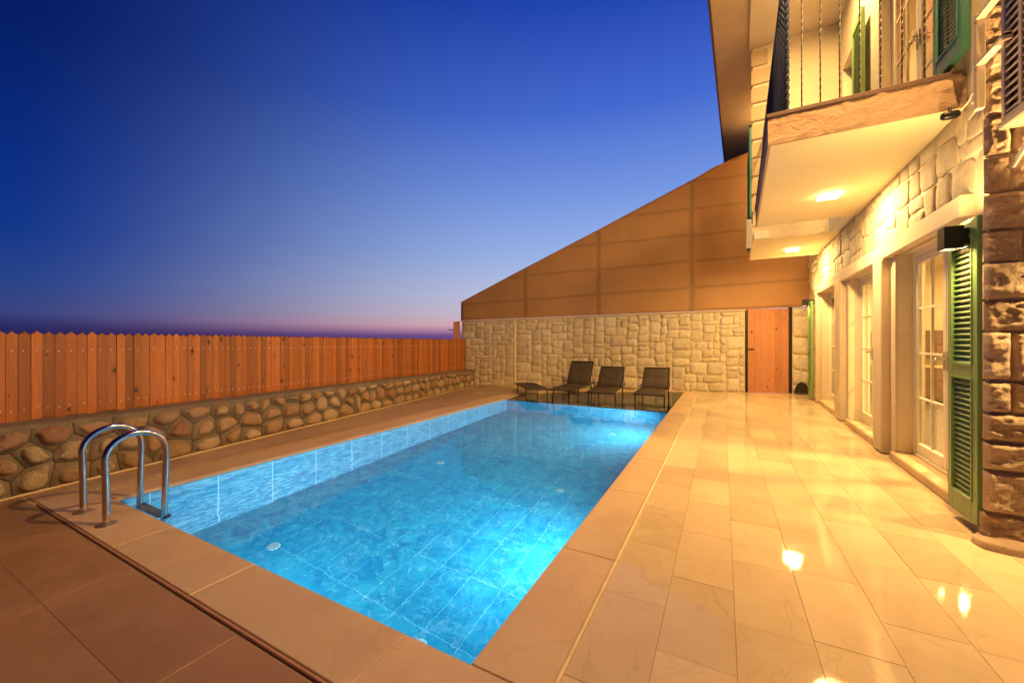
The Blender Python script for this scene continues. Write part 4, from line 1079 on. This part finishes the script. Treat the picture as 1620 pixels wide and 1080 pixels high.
# ---- air conditioner on brackets at the corner
ac = thing('air_conditioner', (1.95, 3.35, 2.62), 'outdoor air conditioner with slatted coil side on brackets at the house corner', 'air conditioner')
AX0, AX1, AY0, AY1, AZ0, AZ1 = 1.485, 1.86, 2.62, 3.50, 2.62, 3.42
q = MB(); q.box((AX0+.025, AY0, AZ0), (AX1, AY1, AZ1)); q.build('casing', M['black'], ac)
q = MB()
for (y0, y1) in ((AY0, AY0+.03), (AY1-.035, AY1)): q.cbox((AX0, y0, AZ0), (AX0+.024, y1, AZ1), .004)
for (z0, z1) in ((AZ0, AZ0+.035), (AZ1-.035, AZ1)): q.cbox((AX0-.001, AY0+.03, z0), (AX0+.023, AY1-.035, z1), .004)
q.cbox((AX0-.002, AY1-.19, AZ0+.035), (AX0+.012, AY1-.16, AZ1-.035), .003)
z_ = AZ0+.05
while z_ < AZ1-.05: q.box((AX0+.002, AY0+.03, z_), (AX0+.010, AY1-.19, z_+.012)); q.box((AX0+.002, AY1-.16, z_), (AX0+.010, AY1-.035, z_+.012)); z_ += .048
q.build('coil_guard', M['acwhite'], ac)
q = MB(); q.cbox((AX0-.01, AY0-.01, AZ0-.03), (AX1+.01, AY1+.01, AZ0-.001), .005); q.build('bottom_panel', M['acwhite'], ac); q = MB(); q.cbox((AX0-.01, AY0-.01, AZ1+.001), (AX1+.01, AY1+.01, AZ1+.03), .005); q.build('top_panel', M['acwhite'], ac)
for xx, zz in ((1.452, 3.10), (1.452, 3.40)):
    q = MB(); q.cbox((xx, 3.40, zz), (xx+.045, YE-.02, zz+.022), .003); q.cbox((xx, 3.40, zz-.02), (xx+.045, 3.42, zz+.021), .003); q.build('bracket', M['acwhite'], ac)
q = MB(); q.cbox((1.454, YE-.055, 2.82), (1.497, YE-.020, 3.44), .003); q.build('bracket_upright', M['acwhite'], ac)
q = MB(); q.tube([(1.62, 3.46, 2.62), (1.60, 3.50, 2.50), (1.60, 3.60, 2.44), (1.62, 3.70, 2.42)], .014, 10); q.build('pipe', M['white'], ac)

# ---- security camera with its cable loop
sx, sy, sz_ = H(1.55, 4.27, 3.055); sc = thing('security_camera', (sx, sy, sz_), 'small black security camera under the near end of the balcony', 'security camera')
q = MB(); q.lathe((sx, sy, sz_), [(.001, -.055), (.020, -.052), (.030, -.035), (.032, 0), (.030, .035), (.022, .052), (.001, .055)], 20, axis='X'); q.build('housing', M['black'], sc)
q = MB(); q.tube([(sx, sy, sz_+.03), (sx, sy+.01, sz_+.065)], .010, 8); q.build('mount', M['black'], sc)
q = MB(); q.tube([(sx+.05, sy, sz_+.005)]+[(sx+.085+.032*math.cos(a_), sy-.14, sz_+.03+.045*math.sin(a_)) for a_ in [math.pi-k*.5 for k in range(12)]]+[(sx+.10, sy-.3, sz_-.0)], .006, 8); q.build('cable', M['white'], sc)

# ---- broom and dustpan against the pale wall
bx, by, _ = bwf(bs(1.735), 0, .10); br = thing('dustpan', (bx, by, 0), 'long handled grey dustpan leaning on the pale wall beside the wooden door', 'dustpan')
q = MB(); q.tube([(bx, by-.02, .20), (bx-.01, by-.0, .98)], .020, 10); q.tube([(bx-.04, by+.03, .95), (bx-.01, by+.03, .99), (bx+.02, by+.03, .96)], .014, 10); q.build('handle', M['palegrey'], br)
q = MB(); P_ = [(bx-.15, .02), (bx+.15, .02), (bx+.13, .14), (bx+.07, .26), (bx, .30), (bx-.07, .26), (bx-.13, .14)]
q.prism(P_, by-.04, by-.03, lambda u, v, n: (u, n, v)); q.build('back_plate', M['iron'], br)
q = MB(); q.tube([(u, by-.05, v) for u, v in P_+[P_[0]]], .014, 8); q.cbox((bx-.14, by-.14, .005), (bx+.14, by-.03, .02), .004); q.build('rim', M['iron'], br)

scn.render.engine = 'CYCLES'
